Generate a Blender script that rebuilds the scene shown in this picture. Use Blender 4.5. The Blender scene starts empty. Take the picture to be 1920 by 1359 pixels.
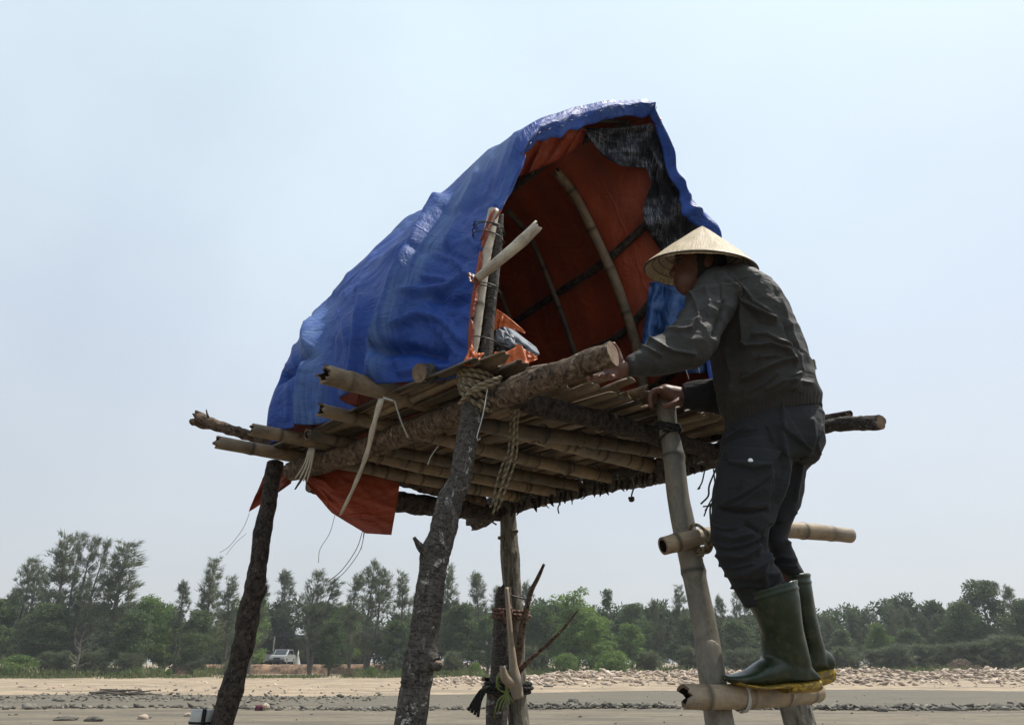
import bpy, bmesh, math, random
import numpy as np
from mathutils import Vector, Matrix, noise, Euler
SC = bpy.context.scene
COL = SC.collection
R = math.radians
V = Vector
# ------------------------------------------------------------------ camera
F = 1400.0; TH = math.atan(560 / 1400.0); CZ = 1.55
CT, ST = math.cos(TH), math.sin(TH)
cam = bpy.data.cameras.new('camera'); camo = bpy.data.objects.new('camera', cam); COL.objects.link(camo)
camo.location = (0, 0, CZ); camo.rotation_euler = (math.pi / 2 + TH, 0, 0)
cam.sensor_width = 36; cam.lens = F * 36 / 1920; cam.clip_end = 5000; cam.clip_start = 0.05
SC.camera = camo
# ------------------------------------------------------------------ light and exposure
SUN_EL, SUN_AZ = 62, 62          # azimuth from +Y towards +X
SKY_STRENGTH, SUN_STRENGTH = 0.105, 5.0
w = bpy.data.worlds.new('World'); SC.world = w; w.use_nodes = True
nt = w.node_tree; nt.nodes.clear()
sky = nt.nodes.new('ShaderNodeTexSky'); sky.sky_type = 'NISHITA'; sky.sun_disc = False
sky.sun_elevation = R(SUN_EL); sky.sun_rotation = R(SUN_AZ)
sky.air_density = 1.0; sky.dust_density = 3.0; sky.ozone_density = 1.0
bg = nt.nodes.new('ShaderNodeBackground'); bg.inputs[1].default_value = SKY_STRENGTH
# thin high haze veiling the blue, a little uneven
tcn = nt.nodes.new('ShaderNodeTexCoord'); nz = nt.nodes.new('ShaderNodeTexNoise')
nz.inputs['Scale'].default_value = 2.2; nz.inputs['Detail'].default_value = 6
mr = nt.nodes.new('ShaderNodeMapRange'); mr.inputs[1].default_value = 0.3; mr.inputs[2].default_value = 0.7
mr.inputs[3].default_value = 0.74; mr.inputs[4].default_value = 0.97
# the veil is greyer low down, paler and bluer high up and towards the sun
sp = nt.nodes.new('ShaderNodeSeparateXYZ'); rmp = nt.nodes.new('ShaderNodeValToRGB')
rmp.color_ramp.elements[0].position = 0.0; rmp.color_ramp.elements[0].color = (6.5, 6.7, 6.85, 1)
rmp.color_ramp.elements[1].position = 0.75; rmp.color_ramp.elements[1].color = (6.6, 7.9, 8.7, 1); e_ = rmp.color_ramp.elements.new(0.38); e_.color = (6.3, 7.15, 8.15, 1)
sunside = nt.nodes.new('ShaderNodeVectorMath'); sunside.operation = 'DOT_PRODUCT'
sd = V((math.sin(R(SUN_AZ)) * math.cos(R(SUN_EL)), math.cos(R(SUN_AZ)) * math.cos(R(SUN_EL)), math.sin(R(SUN_EL))))
sunside.inputs[1].default_value = sd
mr2 = nt.nodes.new('ShaderNodeMapRange'); mr2.inputs[1].default_value = 0.1; mr2.inputs[2].default_value = 1.0
mr2.inputs[3].default_value = 0.92; mr2.inputs[4].default_value = 1.12
mul = nt.nodes.new('ShaderNodeVectorMath'); mul.operation = 'SCALE'
mx = nt.nodes.new('ShaderNodeMix'); mx.data_type = 'RGBA'
out = nt.nodes.new('ShaderNodeOutputWorld'); L = nt.links.new
L(tcn.outputs['Generated'], nz.inputs['Vector']); L(nz.outputs[0], mr.inputs[0]); L(mr.outputs[0], mx.inputs[0])
L(tcn.outputs['Generated'], sp.inputs[0]); L(sp.outputs[2], rmp.inputs[0])
L(tcn.outputs['Generated'], sunside.inputs[0]); L(sunside.outputs['Value'], mr2.inputs[0])
L(rmp.outputs[0], mul.inputs[0]); L(mr2.outputs[0], mul.inputs['Scale'])
L(sky.outputs[0], mx.inputs[6]); L(mul.outputs[0], mx.inputs[7])
L(mx.outputs[2], bg.inputs[0]); L(bg.outputs[0], out.inputs[0])
sl = bpy.data.lights.new('sun', 'SUN'); sl.energy = SUN_STRENGTH; sl.angle = R(0.6); sl.color = (1, 0.95, 0.87)
so = bpy.data.objects.new('sun', sl); COL.objects.link(so)
so.rotation_euler = (-sd).to_track_quat('-Z', 'Y').to_euler(); so.location = (8, 8, 20)
SC.view_settings.view_transform = 'Standard'; SC.view_settings.look = 'None'
SC.view_settings.exposure = 0.14; SC.view_settings.gamma = 1

# ------------------------------------------------------------------ helpers
def at(px, py, Y):
    u = (px - 960) / F; v = (680 - py) / F
    t = Y / (CT - v * ST)
    return V((u * t, Y, CZ + t * (ST + v * CT)))
def atz(px, py, Z):
    u = (px - 960) / F; v = (680 - py) / F
    t = (Z - CZ) / (ST + v * CT)
    return V((u * t, t * (CT - v * ST), Z))
def proj(co):     # n x 3 -> px, py
    x, y, z = co[:, 0], co[:, 1], co[:, 2] - CZ
    d = y * CT + z * ST
    return 960 + F * x / d, 680 - F * (z * CT - y * ST) / d
HH = 0.8
def hp(x, y, z): return V((x * HH, y * HH, CZ + z * HH))

def newobj(name, me, mat=None, parent=None, **kw):
    o = bpy.data.objects.new(name, me); COL.objects.link(o)
    if me is not None and mat is not None:
        for m in (mat if isinstance(mat, (list, tuple)) else [mat]): me.materials.append(m)
    if parent: o.parent = parent
    for k, v in kw.items(): o[k] = v
    return o
def empty(name, loc=(0, 0, 0), **kw):
    o = bpy.data.objects.new(name, None); COL.objects.link(o); o.location = loc
    o.empty_display_size = 0.2
    for k, v in kw.items(): o[k] = v
    return o
def adopt(child, parent):      # parent keeping the world place (parents are never rotated or scaled here)
    child.parent = parent; child.location = V(child.location) - V(parent.location)
    return child
def mesh(name, vs, fs, smooth=True):
    me = bpy.data.meshes.new(name); me.from_pydata([tuple(v) for v in vs], [], fs); me.update()
    if smooth: me.polygons.foreach_set('use_smooth', [True] * len(me.polygons))
    return me
def nse(p, s, off=0.0): return noise.noise(V((p[0] * s + off, p[1] * s + off * 1.7, p[2] * s - off)))

# ------------------------------------------------------------------ materials
class M:
    def __init__(s, name, rough=0.8, spec=0.3):
        s.m = bpy.data.materials.new(name); s.m.use_nodes = True
        s.t = s.m.node_tree; s.b = s.t.nodes['Principled BSDF']
        s.b.inputs['Roughness'].default_value = rough
        s.b.inputs['Specular IOR Level'].default_value = spec
    def n(s, typ, **kw):
        nd = s.t.nodes.new(typ)
        for k, v in kw.items():
            if k in nd.inputs: nd.inputs[k].default_value = v
            else: setattr(nd, k, v)
        return nd
    def l(s, a, b): s.t.links.new(a, b)
    def attr(s, name): return s.n('ShaderNodeAttribute', attribute_name=name)
    def mapping(s, src, scale):
        mp = s.n('ShaderNodeMapping'); mp.inputs['Scale'].default_value = scale; s.l(src, mp.inputs[0]); return mp.outputs[0]
    def noise(s, src, scale, detail=4, rough=0.6, dist=0):
        nd = s.n('ShaderNodeTexNoise'); nd.inputs['Scale'].default_value = scale; nd.inputs['Detail'].default_value = detail
        nd.inputs['Roughness'].default_value = rough; nd.inputs['Distortion'].default_value = dist
        s.l(src, nd.inputs['Vector']); return nd.outputs[0]
    def ramp(s, src, stops):
        r = s.n('ShaderNodeValToRGB'); e = r.color_ramp.elements
        while len(e) < len(stops): e.new(0.5)
        for i, (p, c) in enumerate(stops): e[i].position = p; e[i].color = (c[0], c[1], c[2], 1) if not isinstance(c, (int, float)) else (c, c, c, 1)
        s.l(src, r.inputs[0]); return r.outputs[0]
    def mix(s, fac, a, b, mode='MIX'):
        m = s.n('ShaderNodeMix', data_type='RGBA', blend_type=mode)
        for i, x in ((0, fac), (6, a), (7, b)):
            if isinstance(x, bpy.types.NodeSocket): s.l(x, m.inputs[i])
            elif i == 0: m.inputs[0].default_value = x
            else: m.inputs[i].default_value = (x[0], x[1], x[2], 1)
        return m.outputs[2]
    def color(s, c):
        if isinstance(c, bpy.types.NodeSocket): s.l(c, s.b.inputs['Base Color'])
        else: s.b.inputs['Base Color'].default_value = (*c, 1)
    def bump(s, h, strength=0.5, dist=0.01, prev=None):
        b = s.n('ShaderNodeBump'); b.inputs['Strength'].default_value = strength; b.inputs['Distance'].default_value = dist
        s.l(h, b.inputs['Height'])
        if prev is not None: s.l(prev, b.inputs['Normal'])
        s.l(b.outputs[0], s.b.inputs['Normal']); return b.outputs[0]
    def obj(s): return s.n('ShaderNodeTexCoord').outputs['Object']

def m_bark(name, dark, light, lichen, lich_amt=0.62, ring=90):
    a = M(name, 0.9, 0.2); tc = a.attr('tc').outputs['Vector']
    n1 = a.noise(a.mapping(tc, (1, 1, 1.0)), 28, 6, 0.7)
    n2 = a.noise(a.mapping(tc, (34, 34, ring)), 1.0, 5, 0.7, 0.8)
    n3 = a.noise(a.mapping(tc, (1, 1, 1.6)), 16, 5, 0.8, 0.8)
    c = a.mix(n1, dark, light)
    c = a.mix(a.ramp(n2, [(0.42, 0), (0.62, 1)]), c, [x * 0.45 for x in dark])
    c = a.mix(a.ramp(n3, [(lich_amt, 0), (lich_amt + 0.05, 0.85)]), c, lichen)
    a.color(c)
    n4 = a.noise(a.mapping(tc, (1, 1, 0.5)), 55, 4, 0.7)
    c = a.mix(a.ramp(n4, [(0.56, 0), (0.66, 0.7)]), c, [x * 1.25 for x in light]); a.color(c)
    b = a.bump(n2, 0.8, 0.007); b = a.bump(n4, 0.5, 0.004, b); a.bump(n1, 0.8, 0.012, b)
    return a.m
def m_bamboo(name, c1, c2, dirt):
    a = M(name, 0.58, 0.35); tc = a.attr('tc').outputs['Vector']
    n1 = a.noise(a.mapping(tc, (95, 95, 5)), 1.0, 4, 0.6)
    n2 = a.noise(a.mapping(tc, (1, 1, 0.6)), 14, 6, 0.75, 0.5)
    n3 = a.noise(tc, 70, 4, 0.7)
    c = a.mix(n1, c1, c2)
    c = a.mix(a.ramp(n2, [(0.40, 0), (0.66, 0.85)]), c, dirt)
    c = a.mix(a.ramp(n3, [(0.60, 0), (0.68, 0.6)]), c, [x * 0.5 for x in dirt])
    n4 = a.noise(a.mapping(tc, (1, 1, 0.8)), 4.5, 4, 0.7)
    gm = sum(c1) / 3
    c = a.mix(a.ramp(n4, [(0.46, 0), (0.66, 0.55)]), c, (gm * 0.95, gm * 0.90, gm * 0.80))
    nd = a.attr('nd').outputs['Fac']
    c = a.mix(nd, c, [x * 0.45 for x in dirt])
    a.color(c); b = a.bump(n1, 0.3, 0.003); a.bump(n2, 0.3, 0.004, b)
    return a.m
BARK_DARK = m_bark('dark_bark', (0.052, 0.046, 0.041), (0.155, 0.136, 0.120), (0.48, 0.48, 0.46), 0.60, 130)
BARK_BLACK = m_bark('black_bark', (0.024, 0.019, 0.017), (0.095, 0.075, 0.062), (0.20, 0.17, 0.14), 0.64, 50)  # near-black bark tone for beams, purlins and the leftmost leg
BARK_BROWN = m_bark('flaky_brown_bark', (0.065, 0.045, 0.033), (0.24, 0.17, 0.12), (0.42, 0.35, 0.26), 0.62, 60)
BARK_GREY = m_bark('grey_weathered_wood', (0.14, 0.125, 0.10), (0.27, 0.245, 0.20), (0.38, 0.36, 0.32), 0.66, 7)
BAMBOO = m_bamboo('weathered_bamboo', (0.20, 0.140, 0.082), (0.29, 0.215, 0.132), (0.085, 0.062, 0.042))
BAMBOO_DIM = m_bamboo('shade_dimmed_bamboo', (0.085, 0.060, 0.037), (0.145, 0.104, 0.064), (0.026, 0.020, 0.015))  # dimmer bamboo: shade under floor and roof is put into the colour
BAMBOO_GREY = m_bamboo('grey_bamboo', (0.165, 0.145, 0.110), (0.25, 0.22, 0.17), (0.085, 0.075, 0.06))
BAMBOO_PALE = m_bamboo('pale_bamboo', (0.46, 0.40, 0.31), (0.58, 0.52, 0.42), (0.20, 0.165, 0.125))
BAMBOO_TAN = m_bamboo('tan_bamboo', (0.29, 0.215, 0.135), (0.40, 0.31, 0.20), (0.14, 0.105, 0.07))
a = M('cut_wood', 0.85, 0.2); tc = a.obj()
n_ = a.noise(tc, 60, 5, 0.7); n5 = a.noise(tc, 16, 5, 0.7); a.color(a.mix(a.ramp(n5, [(0.4, 0), (0.6, 0.8)]), a.mix(n_, (0.10, 0.066, 0.045), (0.34, 0.24, 0.165)), (0.07, 0.05, 0.036))); a.bump(n_, 0.6, 0.005); CUT = a.m
a = M('hollow_dark', 0.95, 0.1); a.color((0.012, 0.009, 0.007)); HOLLOW = a.m
def m_cloth_tarp(name, c1, c2, worn, rough=0.42, transl=0.0, tcol=None, wornamt=(0.6, 0.8)):
    a = M(name, rough, 0.36); o = a.attr('tu').outputs['Vector']
    n1 = a.noise(a.mapping(o, (1.8, 9, 1)), 1.0, 5, 0.62, 0.5)
    n2 = a.noise(o, 5, 5, 0.65, 1.2)
    n3 = a.noise(o, 26, 4, 0.6, 0.35)
    vor = a.n('ShaderNodeTexVoronoi', feature='DISTANCE_TO_EDGE'); vor.inputs['Scale'].default_value = 9.0
    wob = a.n('ShaderNodeVectorMath', operation='ADD')
    nv = a.n('ShaderNodeTexNoise'); nv.inputs['Scale'].default_value = 6; a.l(o, nv.inputs['Vector'])
    sc = a.n('ShaderNodeVectorMath', operation='SCALE'); sc.inputs['Scale'].default_value = 0.08
    a.l(nv.outputs[1], sc.inputs[0]); a.l(o, wob.inputs[0]); a.l(sc.outputs[0], wob.inputs[1]); a.l(wob.outputs[0], vor.inputs['Vector'])
    crease = a.ramp(vor.outputs[0], [(0.0, 0), (0.16, 1)])
    c = a.mix(n2, c1, c2)
    c = a.mix(a.ramp(n1, [(wornamt[0], 0), (wornamt[1], 0.55)]), c, worn)
    c = a.mix(a.ramp(n3, [(0.62, 0), (0.72, 0.30)]), c, worn)
    wr = a.attr('wear_sheen').outputs['Fac']; wn = a.noise(a.mapping(o, (5, 75, 1)), 1.0, 4, 0.6)
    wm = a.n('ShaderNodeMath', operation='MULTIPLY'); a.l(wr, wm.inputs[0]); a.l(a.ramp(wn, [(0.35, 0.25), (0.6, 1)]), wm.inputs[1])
    c = a.mix(wm.outputs[0], c, worn)  # worn colour also paints the sheen on the fold crests
    a.color(c)
    b = a.bump(crease, 0.25, 0.008); b = a.bump(n3, 0.25, 0.010, b); b = a.bump(n2, 0.6, 0.04, b)
    br = a.n('ShaderNodeTexBrick', offset=0.0); a.l(wob.outputs[0], br.inputs['Vector']); br.inputs['Scale'].default_value = 1.0
    br.inputs['Mortar Size'].default_value = 0.006; br.inputs['Mortar Smooth'].default_value = 0.6; br.inputs['Brick Width'].default_value = 0.37; br.inputs['Row Height'].default_value = 0.31
    b = a.bump(br.outputs['Fac'], 0.5, 0.006, b)
    wv = a.n('ShaderNodeTexWave', wave_type='BANDS', bands_direction='X'); wv.inputs['Scale'].default_value = 60
    a.l(o, wv.inputs['Vector'])
    wv2 = a.n('ShaderNodeTexWave', wave_type='BANDS', bands_direction='Y'); wv2.inputs['Scale'].default_value = 60
    a.l(o, wv2.inputs['Vector'])
    b = a.bump(wv.outputs[1], 0.12, 0.002, b); a.bump(wv2.outputs[1], 0.12, 0.002, b)
    if transl > 0:
        tr = a.n('ShaderNodeBsdfTranslucent'); tr.inputs[0].default_value = (*tcol, 1)
        ms = a.n('ShaderNodeMixShader'); ms.inputs[0].default_value = transl
        a.l(a.b.outputs[0], ms.inputs[1]); a.l(tr.outputs[0], ms.inputs[2])
        a.l(ms.outputs[0], a.t.nodes['Material Output'].inputs['Surface'])
    return a.m
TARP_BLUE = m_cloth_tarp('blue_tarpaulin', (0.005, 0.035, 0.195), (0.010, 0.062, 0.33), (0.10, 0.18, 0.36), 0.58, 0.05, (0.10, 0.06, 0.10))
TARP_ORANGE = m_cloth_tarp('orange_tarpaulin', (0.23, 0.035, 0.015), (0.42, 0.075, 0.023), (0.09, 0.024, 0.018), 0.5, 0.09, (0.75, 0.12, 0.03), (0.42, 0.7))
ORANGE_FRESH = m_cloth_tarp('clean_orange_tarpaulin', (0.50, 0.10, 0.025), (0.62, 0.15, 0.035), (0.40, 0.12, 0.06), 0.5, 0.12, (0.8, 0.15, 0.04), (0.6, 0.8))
TARP_BLUE_DULL = m_cloth_tarp('dusty_blue_tarpaulin', (0.008, 0.035, 0.13), (0.02, 0.075, 0.22), (0.14, 0.20, 0.30), 0.45)
# shade netting: woven grey and black
a = M('shade_netting', 0.8, 0.2); o = a.attr('tu').outputs['Vector']
w1 = a.noise(a.mapping(o, (240, 18, 1)), 1.0, 3, 0.6); w2 = a.noise(a.mapping(o, (18, 260, 1)), 1.0, 3, 0.6); w3 = a.noise(o, 9, 4, 0.6)
c = a.mix(a.ramp(w1, [(0.5, 0), (0.64, 1)]), (0.018, 0.020, 0.028), (0.25, 0.27, 0.32))
c = a.mix(a.ramp(w2, [(0.52, 0), (0.66, 0.8)]), c, (0.22, 0.24, 0.28)); c = a.mix(a.ramp(w3, [(0.42, 0), (0.6, 1)]), (0.012, 0.013, 0.02), c)
a.color(c); a.bump(w1, 0.5, 0.003); NETTING = a.m
a = M('grey_woven_sack', 0.75, 0.25); o = a.obj()
w1 = a.noise(o, 120, 4, 0.7); w2 = a.noise(o, 14, 4, 0.6)
a.color(a.mix(w1, (0.14, 0.17, 0.22), a.mix(w2, (0.22, 0.25, 0.30), (0.42, 0.43, 0.42)))); a.bump(w1, 0.3, 0.003); SACK = a.m
def m_rope(name, c1, c2):
    a = M(name, 0.9, 0.1); tc = a.attr('tc').outputs['Vector']
    wv = a.n('ShaderNodeTexWave', wave_type='BANDS', bands_direction='DIAGONAL'); wv.inputs['Scale'].default_value = 26
    a.l(tc, wv.inputs['Vector']); a.color(a.mix(wv.outputs[1], c1, c2)); a.bump(wv.outputs[1], 0.9, 0.004); return a.m
ROPE = m_rope('khaki_rope', (0.12, 0.095, 0.06), (0.27, 0.225, 0.15))
ROPE_DARK = m_rope('dark_rope', (0.012, 0.014, 0.012), (0.04, 0.042, 0.038))
ROPE_RED = m_rope('reddish_twine', (0.09, 0.05, 0.04), (0.20, 0.13, 0.10))
a = M('wire', 0.5, 0.4); a.color((0.03, 0.028, 0.026)); WIRE = a.m
a = M('white_string', 0.6, 0.4); a.color((0.42, 0.42, 0.40)); STRING = a.m
a = M('green_strap', 0.5, 0.4); a.color((0.15, 0.19, 0.05)); GREENSTRAP = a.m
# clothing
def m_fabric(name, c1, c2, rough, worn=None):
    a = M(name, rough, 0.25); o = a.obj()
    n1 = a.noise(o, 7, 5, 0.6); n2 = a.noise(o, 420, 2, 0.5); n3 = a.noise(o, 38, 5, 0.7, 0.8)
    c = a.mix(n1, c1, c2)
    if worn: c = a.mix(a.ramp(n3, [(0.60, 0), (0.74, 0.5)]), c, worn)
    a.color(c); rg1 = a.noise(a.mapping(o, (1, 1, 2.2)), 16, 3, 0.5, 0.6); rg2 = a.ramp(rg1, [(0.38, 0), (0.5, 1), (0.62, 0)])
    b = a.bump(n2, 0.22, 0.001); b = a.bump(rg2, 0.22, 0.005, b); a.bump(n3, 0.22, 0.005, b)
    a.b.inputs['Sheen Weight'].default_value = 0.03
    return a.m
JACKET = m_fabric('grey_jacket_cloth', (0.021, 0.0190, 0.0170), (0.033, 0.0305, 0.0275), 0.66, (0.075, 0.070, 0.063))
TROUSER = m_fabric('navy_black_cotton', (0.0115, 0.0122, 0.0145), (0.022, 0.0230, 0.0265), 0.8, (0.045, 0.046, 0.05))
KNIT = m_fabric('black_sleeve', (0.008, 0.008, 0.010), (0.014, 0.012, 0.014), 0.9)
a = M('tanned_skin', 0.5, 0.4); o = a.obj(); n_ = a.noise(o, 60, 4, 0.6)
a.color(a.mix(n_, (0.09, 0.036, 0.023), (0.16, 0.070, 0.045))); a.bump(a.noise(o, 160, 4, 0.6), 0.4, 0.002)
a.b.inputs['Subsurface Weight'].default_value = 0.08; a.b.inputs['Subsurface Radius'].default_value = (0.02, 0.008, 0.004); SKIN = a.m
a = M('dark_hair', 0.6, 0.3); a.color((0.012, 0.010, 0.009)); HAIR = a.m
a = M('dark_eye', 0.2, 0.5); a.color((0.02, 0.015, 0.012)); EYE = a.m
a = M('green_rubber', 0.35, 0.4); o = a.obj(); n_ = a.noise(o, 9, 5, 0.65)
a.color(a.mix(n_, (0.005, 0.012, 0.005), (0.011, 0.024, 0.008)))
n2_ = a.noise(o, 22, 5, 0.75); a.color(a.mix(a.ramp(n2_, [(0.48, 0), (0.70, 0.55)]), a.mix(n_, (0.006, 0.014, 0.006), (0.012, 0.026, 0.009)), (0.085, 0.078, 0.055))); a.bump(a.noise(o, 25, 3, 0.5), 0.25, 0.004)
a.l(a.ramp(n_, [(0.3, 0.22), (0.7, 0.5)]), a.b.inputs['Roughness']); RUBBER = a.m
a = M('yellow_sole', 0.55, 0.4); o = a.obj(); n_ = a.noise(o, 55, 5, 0.7)
a.color(a.mix(a.ramp(n_, [(0.40, 0), (0.58, 0.9)]), (0.42, 0.26, 0.014), (0.085, 0.065, 0.032))); SOLE = a.m
a = M('palm_leaf_hat', 0.6, 0.35); tu = a.attr('tu').outputs['Vector']
w1 = a.noise(a.mapping(tu, (60, 2.2, 1)), 1.0, 4, 0.6); w2 = a.noise(tu, 16, 5, 0.7)
wv = a.n('ShaderNodeTexWave', wave_type='BANDS', bands_direction='Y'); wv.inputs['Scale'].default_value = 5.2; wv.inputs['Distortion'].default_value = 0.6
a.l(tu, wv.inputs['Vector'])
c = a.mix(a.ramp(w1, [(0.38, 0), (0.6, 1)]), (0.42, 0.30, 0.17), (0.80, 0.68, 0.49)); c = a.mix(a.ramp(w2, [(0.54, 0), (0.72, 0.6)]), c, (0.30, 0.20, 0.11))
a.color(c); b = a.bump(wv.outputs[1], 0.8, 0.005); a.bump(w1, 0.8, 0.004, b); HAT = a.m
a = M('metal_snap', 0.25, 0.6); a.b.inputs['Metallic'].default_value = 0.6; a.color((0.75, 0.75, 0.76)); SNAP = a.m

# ------------------------------------------------------------------ poles
def resample(pts, rads, ds):
    P = [V(p) for p in pts]; n = len(P)
    out, ro, lo = [], [], []; tot = 0.0
    for i in range(n - 1):
        p0 = P[i - 1] if i else P[i] * 2 - P[i + 1]; p1 = P[i]; p2 = P[i + 1]; p3 = P[i + 2] if i + 2 < n else P[i + 1] * 2 - P[i]
        seg = max(1, int(math.ceil((p2 - p1).length / ds)))
        for k in range(seg):
            t = k / seg
            q = 0.5 * ((2 * p1) + (p2 - p0) * t + (2 * p0 - 5 * p1 + 4 * p2 - p3) * t * t + (3 * p1 - p0 - 3 * p2 + p3) * t ** 3)
            out.append(q); ro.append(rads[i] + (rads[i + 1] - rads[i]) * (t * t * (3 - 2 * t)))
    out.append(P[-1]); ro.append(rads[-1])
    lo = [0.0]
    for i in range(1, len(out)): lo.append(lo[-1] + (out[i] - out[i - 1]).length)
    return out, ro, lo
SEED = [0]
def tube_data(pts, rads, ds=0.02, segs=16, rough=0.0, rscale=18, node_gap=None, node_first=0.0, end0='flat', end1='flat', flat=1.0, lump=0.0):
    """returns verts, faces, face material index (0 skin, 1 cut face, 2 hollow), tc, nd"""
    SEED[0] += 1; sd_ = SEED[0] * 7.31
    if isinstance(rads, (int, float)): rads = [rads] * len(pts)
    P, Rr, Ln = resample(pts, rads, ds); n = len(P)
    T = [(P[min(i + 1, n - 1)] - P[max(i - 1, 0)]).normalized() for i in range(n)]
    up = V((0, 0, 1)) if abs(T[0].z) < 0.9 else V((0, 1, 0))
    N = (up - T[0] * up.dot(T[0])).normalized()
    vs, fs, mi, tc, nd = [], [], [], [], []
    tot = Ln[-1]
    r0 = max(rads)
    nodes = []
    if node_gap:
        x = node_first if node_first else node_gap * 0.5
        while x < tot: nodes.append(x); x += node_gap * random.uniform(0.85, 1.15)
    for i in range(n):
        if i: N = (N - T[i] * N.dot(T[i])).normalized()
        B = T[i].cross(N)
        r = Rr[i]; d = 0.0
        if nodes:
            dm = min(abs(Ln[i] - q) for q in nodes)
            r *= 1 + 0.10 * math.exp(-(dm / 0.012) ** 2) ; d = math.exp(-(dm / 0.007) ** 2)
        for k in range(segs):
            a_ = 2 * math.pi * k / segs; ca, sa = math.cos(a_), math.sin(a_)
            rr = r
            if rough or lump:
                q = V((ca * r0, sa * r0, Ln[i]))
                if rough: rr += r * rough * (nse(q, rscale, sd_) + 0.5 * nse(q, rscale * 2.7, sd_ + 3))
                if lump: rr += r * lump * nse(q, 5.5, sd_ + 9)
            off = V((0, 0, 0))
            if (i == 0 and end0.startswith('ragged')) or (i == n - 1 and end1.startswith('ragged')):
                j = nse((ca, sa, 0), 2.4, sd_) + 0.6 * nse((ca, sa, 0), 6, sd_)
                off = T[i] * (r * 0.9 * j) * (-1 if i == 0 else 1)
            vs.append(P[i] + (N * ca + B * (sa * flat)) * rr + off)
            tc.append((ca * r0 + sd_, sa * r0, Ln[i])); nd.append(d)
    for i in range(n - 1):
        for k in range(segs):
            k2 = (k + 1) % segs
            fs.append((i * segs + k, i * segs + k2, (i + 1) * segs + k2, (i + 1) * segs + k)); mi.append(0)
    def cap(i, kind, sgn):
        base = [i * segs + k for k in range(segs)]
        if kind == 'none': return
        if kind in ('hollow', 'ragged_hollow'):
            c = P[i]; ring = []
            for b_ in base:
                ring.append(len(vs)); vs.append(c + (vs[b_] - c) * 0.72); tc.append(tc[b_]); nd.append(0)
            ring2 = []
            for b_ in ring:
                ring2.append(len(vs)); vs.append(vs[b_] - T[i] * sgn * Rr[i] * 1.8); tc.append(tc[b_]); nd.append(0)
            for k in range(segs):
                k2 = (k + 1) % segs
                f = [(base[k], base[k2], ring[k2], ring[k]), (ring[k], ring[k2], ring2[k2], ring2[k])]
                for q, m_ in zip(f, (1, 2)): fs.append(q if sgn > 0 else q[::-1]); mi.append(m_)
            fs.append(tuple(ring2) if sgn > 0 else tuple(ring2[::-1])); mi.append(2)
        else:
            c = V((0, 0, 0))
            for b_ in base: c += vs[b_]
            c /= segs; ci = len(vs); vs.append(c + T[i] * sgn * Rr[i] * random.uniform(-0.05, 0.08)); tc.append((0, 0, Ln[i])); nd.append(0)
            for k in range(segs):
                q = (base[k], base[(k + 1) % segs], ci); fs.append(q if sgn > 0 else q[::-1]); mi.append(1)
    cap(0, end0, -1); cap(n - 1, end1, 1)
    return vs, fs, mi, tc, nd
def merge(datas):
    vs, fs, mi, tc, nd = [], [], [], [], []
    for d in datas:
        o = len(vs); vs += d[0]; fs += [tuple(i + o for i in f) for f in d[1]]; mi += d[2]; tc += d[3]; nd += d[4]
    return vs, fs, mi, tc, nd
def tobj(name, data, mat, parent=None, cut=None, origin=None, **kw):
    vs, fs, mi, tc, nd = data
    if origin is None: origin = V((0, 0, 0))
    me = mesh(name, [V(v) - origin for v in vs], fs)
    me.attributes.new('tc', 'FLOAT_VECTOR', 'POINT').data.foreach_set('vector', np.array(tc, dtype=np.float32).ravel())
    me.attributes.new('nd', 'FLOAT', 'POINT').data.foreach_set('value', np.array(nd, dtype=np.float32))
    o = newobj(name, me, [mat, cut or CUT, HOLLOW], parent, **kw)
    me.polygons.foreach_set('material_index', mi)
    me.polygons.foreach_set('use_smooth', [m_ != 1 for m_ in mi])
    o.location = origin
    return o
def pole(name, pts, rads, mat, parent=None, bamboo=False, extra=None, **kw):
    lab = {k: kw.pop(k) for k in ('label', 'category', 'group', 'kind') if k in kw}
    if bamboo:
        kw.setdefault('node_gap', 0.24); kw.setdefault('rough', 0.015); kw.setdefault('end0', random.choice(['hollow', 'ragged_hollow'])); kw.setdefault('end1', 'hollow')
        kw.setdefault('lump', 0.06)
    else:
        kw.setdefault('rough', 0.07); kw.setdefault('lump', 0.14)
    kw.setdefault('segs', 22); kw.setdefault('ds', 0.014)
    d = tube_data(pts, rads, **kw)
    if extra: d = merge([d] + extra)
    return tobj(name, d, mat, parent, **lab)
def coil(center, axis, r, wire, turns, pitch, mat, name, parent, n=26, wob=0.06, tilt=0.0, ex=None, **kw):
    axis = V(axis).normalized(); N = axis.orthogonal().normalized(); B = axis.cross(N)
    if ex is None: ex = 1
    pts = []
    ph = random.uniform(0, 6)
    for i in range(int(turns * n) + 1):
        a_ = 2 * math.pi * i / n + ph
        rr = r * (1 + wob * math.sin(a_ * 0.37 + i * 0.05 + ph)) + random.uniform(-1, 1) * r * wob * 0.12
        pts.append(V(center) + (N * math.cos(a_) + B * math.sin(a_)) * rr + axis * (pitch * (i / n - turns / 2) + tilt * r * math.sin(a_)))
    d = tube_data(pts, wire, ds=r * 0.35, segs=8)
    return tobj(name, d, mat, parent, **kw)
def thread(pts, r, mat, name, parent, segs=6, ds=0.02, **kw):
    return tobj(name, tube_data(pts, r, ds=ds, segs=segs, **kw), mat, parent)
exec_after = []

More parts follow.
